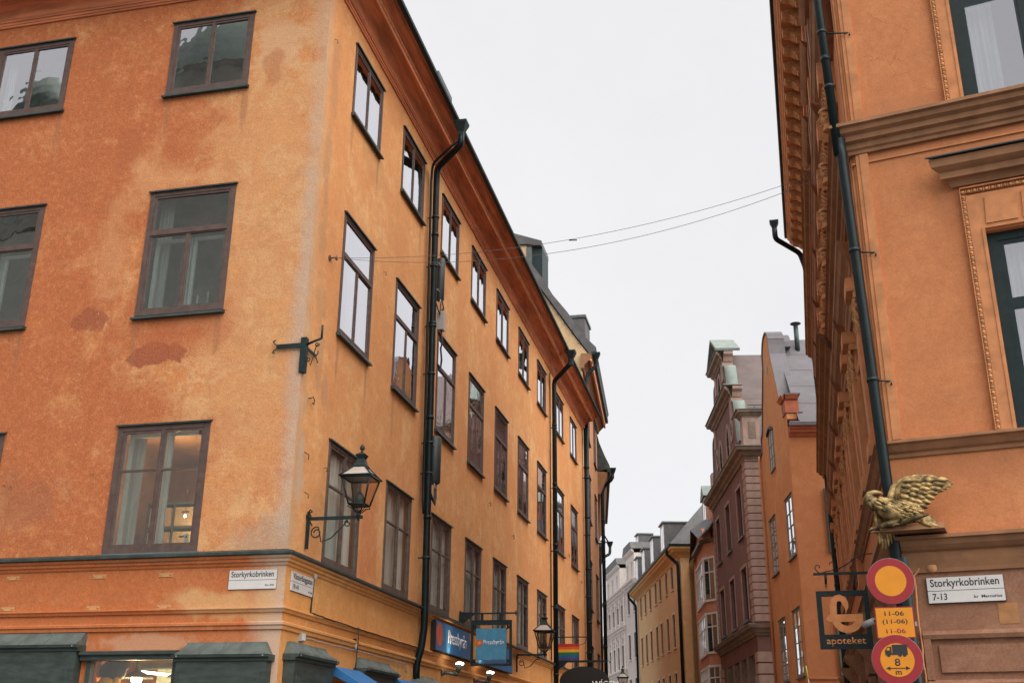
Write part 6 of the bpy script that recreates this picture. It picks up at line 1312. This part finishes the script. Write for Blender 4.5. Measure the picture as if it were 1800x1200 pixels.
KF.put('roof_aerial', mb.mesh('roof_aerial', M['sheet']))
mb = MB()
for x in (-5.6, -5.1): mb.tube([(x, .15, 12.4), (x, 2.15, 15.75)], .025, 5)
for k in range(9): mb.tube([(-5.6, .15 + 2.0 * k / 9, 12.4 + 3.35 * k / 9), (-5.1, .15 + 2.0 * k / 9, 12.4 + 3.35 * k / 9)], .018, 5)
KF.put('roof_ladder', mb.mesh('roof_ladder', M['sheet']))

# --- yellow house
PY = (10.1312, 65.2178); YB = root('yellow_house', PY, 179.25, 'long pale yellow house with rows of dark narrow windows and roof dormers', 'building'); YF = Face(YB, PY, 179.25); YS = Face(YB, PY, 89.25, PY, 179.25); LY = 20.7
ux = [1.0, 3.35, 5.75, 8.45, 10.6, 13.4, 15.95, 18.5]
yh = []
for u in ux: yh += [(-u - .42, -u + .42, 11.0, 12.40), (-u - .45, -u + .45, 7.55, 9.50), (-u - .45, -u + .45, 4.1, 6.05)]
YF.put('front_wall', wall(-LY, 0, 0, 12.9, yh, .16).mesh('front_wall', M['ye_wall'])); YF.put('rooms', rooms(yh, .16, .6, .1).mesh('rooms', M['room']))
for a, b, c_, d in yh: darkwin(YF, a, c_, round(b - a, 2), round(d - c_, 2), fm='shop', gm='glass_dark', deep=.05, bar=.05, trim='ye_trim', sill='ye_trim', bars=3)
YS.put('side_wall', wall(0, 9, 0, 12.9, [], .2).mesh('side_wall', M['ye_wall']))
yc = [(-.01, 12.45), (.06, 12.45), (.12, 12.55), (.30, 12.66), (.48, 12.74), (.56, 12.84), (.66, 12.88), (.68, 13.0), (-.01, 13.02)]
mould(YF, 'cornice', yc, -LY, 0, 0, 1, M['ye_corn']); mould(YS, 'cornice', yc, 0, 9, 1, 0, M['ye_corn'])
yg = [(.62, 13.02), (.76, 13.0), (.80, 13.12), (.62, 13.14)]; mould(YF, 'gutter', yg, -LY, 0, 0, 1, M['iron']); mould(YS, 'gutter', yg, 0, 9, 1, 0, M['iron'])
mb = MB(); mb.add([(-LY, -.7, 13.12), (.7, -.7, 13.12), (-1.0, 1.8, 16.0), (-LY, 1.8, 16.0)], [(0, 1, 2, 3)]); mb.add([(.7, -.7, 13.12), (.7, 9, 13.12), (-1.0, 9, 16.0), (-1.0, 1.8, 16.0)], [(0, 1, 2, 3)]); mb.add([(-LY, 1.8, 16.0), (-1, 1.8, 16.0), (-1, 5, 17), (-LY, 5, 17)], [(0, 1, 2, 3)]); YF.put('mansard_roof', mb.mesh('mansard_roof', M['roof_dark']))
for u in (5.6, 10.6, 15.2, 19.2): dormer(YF, -u - .75, 13.7, 1.5, 1.75, 2.6, -.15, 'roof_dark', 'lead', False)
pipe_run(YF, [(-.55, -.74, 13.0), (-.55, -.72, 12.7), (-.25, -.15, 12.1), (-.25, -.13, 11.8), (-.25, -.13, 0)], .10); pipe_run(YF, [(-LY + .4, -.74, 13.0), (-LY + .4, -.72, 12.7), (-LY + .1, -.15, 12.1), (-LY + .1, -.13, 0)], .09)
body(YF, -LY, 0, 9, 12.9, 'ye_wall')
# --- pale ornate house
PWH = (9.8598, 85.9487); WHt = root('pale_ornate_house', PWH, 176.5, 'pale pinkish-white ornate house with a mansard, far down the right row', 'building'); WF = Face(WHt, PWH, 176.5); WS = Face(WHt, PWH, 86.5, PWH, 176.5); LW = 16.8
wh = []
for u in (1.3, 3.9): wh += [(-u - .5, -u + .5, z, z + 1.9) for z in (11.9, 8.4, 5.0)]
for u in (7.4, 9.6, 11.9, 14.3): wh += [(-u - .45, -u + .45, z, z + h) for z, h in ((11.7, 1.35), (8.0, 1.8), (4.6, 1.9))]
WF.put('front_wall', wall(-LW, 0, 0, 14.2, wh, .2).mesh('front_wall', M['wh_wall'])); WF.put('rooms', rooms(wh, .2, .6, .1).mesh('rooms', M['room']))
for a, b, c_, d in wh: darkwin(WF, a, c_, round(b - a, 2), round(d - c_, 2), fm='shop', gm='glass_dark', deep=.06, bar=.035, trim='wh_trim', sill='wh_trim', bars=3)
for z, s in ((13.75, 1.0), (10.75, .9), (7.3, .9), (3.9, .8)):
    pr = [(-.01, z), (.05 * s, z), (.10 * s, z + .12), (.22 * s, z + .2), (.26 * s, z + .32), (.38 * s, z + .38), (.42 * s, z + .5), (-.01, z + .54)]
    mould(WF, 'cornice', pr, -LW, -5.6, .5, .5, M['wh_trim'])
    if z > 13: mould(WF, 'cornice', pr, -5.6 + .45, 0, 0, 0, M['wh_trim'])
for u in (5.9, 8.5, 10.75, 13.1, 15.6):
    for z0, z1 in ((11.3, 13.7), (7.9, 10.7), (4.5, 7.25)): WF.put('pilaster', cached(('wp', z0), lambda: MB().box(-.18, .18, -.10, 0, z0, z1).mesh('pilaster', M['wh_trim'])), (-u, 0, 0))
for u in (7.4, 9.6, 11.9, 14.3): 
    for z in (10.55, 7.1, 13.5): WF.put('keystone_ornament', cached('ko', lambda: MB().prism([(0, 0), (.12, 0), (.26, .35), (0, .42)], 'x', -.22, .22).mesh('keystone_ornament', M['wh_trim'])), (-u, 0, z - .5 if z < 13 else z - .35))
# mansard storey: two bays with pale fronts and dark roofs
for x0, x1, z1 in ((-15.9, -8.2, 16.3), (-4.9, -.9, 16.4)):
    WF.put('attic_front', MB().box(x0, x1, 0, 1.4, 14.3, z1).mesh('attic_front', M['wh_trim'])); n = 3 if x0 < -6 else 2
    for i in range(n): darkwin(WF, x0 + (x1 - x0) * (i + .5) / n - .4, 14.55, .8, 1.3, fm='wh_trim', deep=-.04, bar=.06, bars=2)
    mould(WF, 'attic_cornice', [(-.01, z1), (.08, z1), (.2, z1 + .1), (.28, z1 + .24), (-.01, z1 + .28)], x0, x1, 1, 1, M['wh_trim']); WF.put('attic_roof', MB().prism([(x0 - .3, z1 + .28), (x1 + .3, z1 + .28), (x1 - .4, z1 + .9), (x0 + .4, z1 + .9)], 'y', -.25, 1.8).mesh('attic_roof', M['roof_dark']))
mb = MB(); mb.add([(-LW, .05, 14.25), (0, .05, 14.25), (0, 1.6, 17.0), (-LW, 1.6, 17.0)], [(0, 1, 2, 3)]); mb.add([(-LW, 1.6, 17.0), (0, 1.6, 17.0), (0, 5, 17.8), (-LW, 5, 17.8)], [(0, 1, 2, 3)]); WF.put('mansard_roof', mb.mesh('mansard_roof', M['roof_dark']))
dormer(WF, -3.0, 16.6, 1.2, 1.4, 1.2, .6, 'roof_dark', 'lead', False); body(WF, -LW, 0, 9, 14.2, 'wh_wall'); WS.put('side_wall', wall(0, 9, 0, 14.2, [], .2).mesh('side_wall', M['wh_wall']))
# --- closing house beyond the bend
PE = (9.4, 104.5); EB = root('peach_far_house', PE, 172.0, 'plain peach house closing the street beyond the pale ornate house', 'building'); EF = Face(EB, PE, 172.0)
eh = [(-x - .5, -x + .5, z, z + 1.8) for x in (2, 5, 8, 11) for z in (4, 7.3)]
EF.put('front_wall', wall(-14, 0, 0, 11.0, eh, .2).mesh('front_wall', M['pe_wall'])); EF.put('rooms', rooms(eh, .2, .6, .1).mesh('rooms', M['room']))
for a, b, c_, d in eh: darkwin(EF, a, c_, 1.0, 1.8, fm='wh_trim', deep=.12, bars=3)
mould(EF, 'cornice', [(-.01, 10.7), (.2, 10.8), (.35, 11.0), (-.01, 11.02)], -14, 0, 0, 0, M['br_soffit']); mb = MB(); mb.add([(-14, -.3, 11), (0, -.3, 11), (0, 4, 14), (-14, 4, 14)], [(0, 1, 2, 3)]); EF.put('roof', mb.mesh('roof', M['roof_dark'])); body(EF, -14, 0, 9, 11, 'pe_wall')

# ================================================================== LEFT ROW BEYOND
P2 = (2.811, 41.474); T2 = root('peach_house', P2, 8.0, 'tall peach house with cream gable end rising behind the left orange corner house', 'building'); F2_ = Face(T2, P2, 8.0); S2 = Face(T2, P2, 102.24, P2, 8.0); L2 = 9.4
h2 = [(x, x + 1.5, z, z + 1.9) for x in (2.6, 6.75) for z in (13.9, 10.5, 6.95, 3.6)]
F2_.put('front_wall', wall(.02, L2, 0, 16.6, h2, .18).mesh('front_wall', M['pe_wall'])); F2_.put('rooms', rooms(h2, .18, .9, .2).mesh('rooms', M['room']))
for a, b, c_, d in h2: window(F2_, a, c_, 1.5, 1.9, 'C', fm='frame2', sw=.045)
mould(F2_, 'eaves_soffit', [(-.01, 16.0), (.08, 16.0), (.12, 16.12), (.34, 16.35), (.42, 16.42), (.46, 16.6), (-.01, 16.62)], -.2, L2 + .3, 0, 0, M['br_soffit'])
mould(F2_, 'eaves_moulding', [(.34, 16.30), (.42, 16.28), (.43, 16.36), (.35, 16.37)], -.2, L2 + .3, 0, 0, M['cornice_pale'])
mould(F2_, 'gutter', [(.42, 16.62), (.45, 16.54), (.54, 16.55), (.56, 16.66), (.42, 16.68)], -.25, L2 + .35, 0, 0, M['iron'])
S2.put('gable_wall', MB().prism([(-9, 12), (.0, 12), (.0, 16.2), (.38, 16.5), (-.20, 17.33), (-.81, 18.28), (-1.33, 19.08), (-1.95, 20.0), (-2.28, 20.5), (-2.28, 21.72), (-9, 22.0)], 'y', .01, .3).mesh('gable_wall', M['cream']))
# grey verge strip following the roof slope, and the slope itself
vp = [(.60, 16.92), (.06, 17.49), (-.54, 18.49), (-1.15, 19.3), (-1.53, 20.0), (-2.2, 21.0)]
lo_ = [(.42, 16.52), (-.17, 17.36), (-.78, 18.31), (-1.3, 19.11), (-1.92, 20.04), (-2.26, 20.5)]
mb = MB(); mb.prism(vp + lo_[::-1], 'x', -.06, L2 + .15); me = mb.mesh('steep_roof', M['roof_dark']); fix_normals(me); F2_.put('steep_roof', me)
for i in range(6):
    k = .12 + i * .14; a = Vector((.2, 16.85)).lerp(Vector((-1.92, 20.04)), k); S2.put('verge_clip', cached('vc', lambda: MB().box(-.03, .03, -.09, -.06, -.10, .02).mesh('verge_clip', M['iron'])), (a.x, 0, a.y))
mb = MB(); mb.box(-.9, .12, .3, 1.7, 17.2, 18.35); o = S2.put('dormer', mb.mesh('dormer', M['roof_dark'])); kid('dormer_roof', MB().box(-.95, .17, .25, 1.8, 18.36, 18.48).mesh('dormer_roof', M['lead']), o)
o = S2.put('dormer', MB().box(-2.27, -1.62, .12, 1.5, 19.9, 21.62).mesh('dormer', M['iron'])); kid('dormer_roof', MB().prism([(-9, 22.05), (-9, 22.4), (-2.8, 22.3), (-1.62, 21.85), (-1.62, 21.62), (-2.28, 21.75)], 'y', -.08, 1.6).mesh('dormer_roof', M['roof_dark']), o); kid('dormer_cheek', MB().box(-2.28, -2.05, -.03, .11, 20.5, 21.62).mesh('dormer_cheek', M['lead']), o)
pipe_run(F2_, [(.1, -.60, 16.5), (.1, -.60, 16.2), (.05, -.2, 15.75), (.05, -.17, 15.4), (.05, -.15, 13)], .07); hopper(F2_, .1, -.62, 16.6, 1.1)
body(F2_, 0, L2, 9, 16.5, 'pe_wall')
# --- house under dark mesh sheeting, with its downpipe standing clear of the wall
P3 = (4.133, 50.882); T3 = root('sheeted_house', P3, 4.2, 'narrow house with dark mesh at its roof, beyond the peach house', 'building'); F3 = Face(T3, P3, 4.2); L3 = 13
h3 = [(x, x + 1.2, z, z + 1.8) for x in (1.5, 5.0, 8.5) for z in (9.5, 6.2, 3.2)]
F3.put('front_wall', wall(.05, L3, 0, 13.4, h3, .18).mesh('front_wall', M['pe_wall'])); F3.put('rooms', rooms(h3, .18, .8, .2).mesh('rooms', M['room']))
for a, b, c_, d in h3: darkwin(F3, a, c_, 1.2, 1.8, fm='frame2', deep=.08)
mould(F3, 'eaves_soffit', [(-.01, 13.1), (.1, 13.1), (.45, 13.9), (.50, 14.15), (-.01, 14.2)], .3, L3, 0, 0, M['br_soffit']); mould(F3, 'gutter', [(.46, 14.15), (.62, 14.12), (.64, 14.26), (.46, 14.28)], .2, L3, 0, 0, M['iron'])
mb = MB(); mb.prism([(-.1, 17.2), (-.02, 16.2), (.12, 15.6), (.35, 15.0), (.58, 14.5), (.62, 14.3), (.0, 14.22), (-.6, 14.25), (-.6, 17.3)], 'x', .3, 5); o = F3.put('mesh_sheeting', mb.mesh('mesh_sheeting', M['net_dark']))
pipe_run(F3, [(.9, -.72, 14.2), (.9, -.70, 13.95), (1.0, -.30, 13.6), (1.0, -.22, 13.3), (1.0, -.22, 0)], .085, clamps=(11, 8, 5)); hopper(F3, .9, -.74, 14.35, 1.3); body(F3, .05, L3, 9, 13.4, 'pe_wall')
P4 = (5.0855, 63.85); T4 = root('far_left_house', P4, 3.0, 'farthest house of the left row, only its gutter, hopper and edge showing', 'building'); F4 = Face(T4, P4, 3.0)
F4.put('front_wall', wall(0, 14, 0, 13.2, [], .2).mesh('front_wall', M['pe_wall'])); body(F4, 0, 14, 9, 13.2, 'pe_wall'); mould(F4, 'gutter', [(0, 13.2), (.55, 13.4), (.6, 13.6), (0, 13.6)], 3, 14, 0, 0, M['iron']); hopper(F4, 5.5, -.95, 13.9, 1.6); pipe_run(F4, [(5.5, -.95, 13.6), (5.5, -.93, 13.3), (5.0, -.3, 12.9), (4.9, -.25, 0)], .09)
mb = MB(); mb.tube([(3.2, -.2, 14.6), (5.5, -.95, 13.9)], .05, 6); mb.tube([(3.6, -.2, 13.8), (5.5, -.95, 14.0)], .04, 6); F4.put('gutter_stay', mb.mesh('gutter_stay', M['iron']))
# small far lantern
lantern(F3, -8.0 + 8.3, 4.15, .95, 'small black lantern far down the street below the pale ornate house', s=1.0)

# ================================================================== across from the front, seen in the window panes
PO = (-14.0, -4.0); OB = root('domed_church', PO, 270, 'grey-green plaster church with a large dome, mirrored in the upper front windows', 'church')
OF = Face(OB, PO, 270); oh = [(x, x + 1.6, z, z + 3.2) for x in range(2, 34, 5) for z in (4.5, 11.5)]
OF.put('front_wall', wall(0, 36, 0, 24.2, oh, .3).mesh('front_wall', M['grey_far'])); OF.put('rooms', rooms(oh, .3, .9, .2).mesh('rooms', M['room']))
for a, b, c_, d in oh: darkwin(OF, a, c_, 1.6, 3.2, fm='white', deep=.15, bars=4)
mould(OF, 'cornice', [(-.01, 23.6), (.15, 23.6), (.35, 24.0), (.5, 24.2), (-.01, 24.25)], 0, 36, 0, 0, M['grey_far'])
OF.put('nave_roof', MB().box(0, 36, .05, 12, 24.25, 24.8).mesh('nave_roof', M['dark_far']))
OF.put('dome_drum', MB().lathe([(4.7, 0), (4.7, 3.3), (4.9, 3.4)], 32, (9.0, 2.6, 24.8)).mesh('dome_drum', M['grey_far']))
OF.put('dome', MB().lathe([(4.9 * cos(k * pi / 20), 4.5 * sin(k * pi / 20)) for k in range(10)] + [(.5, 4.6), (.5, 5.2), (.02, 5.6)], 32, (9.0, 2.6, 28.2)).mesh('dome', M['dark_far']))
OF.put('bell_turret', MB().lathe([(1.9, 0), (1.9, 8.3), (2.1, 8.4), (1.8, 9.4), (1.1, 10.3), (.1, 10.9)], 24, (24.6, 3.5, 24.8)).mesh('bell_turret', M['dark_far']))

for ob in list(bpy.data.objects):
    if ob.type == 'MESH' and ob.data.users == 1 and len(ob.data.polygons) < 20000 and ob.name.split('.')[0] in ('bay_wall',): pass
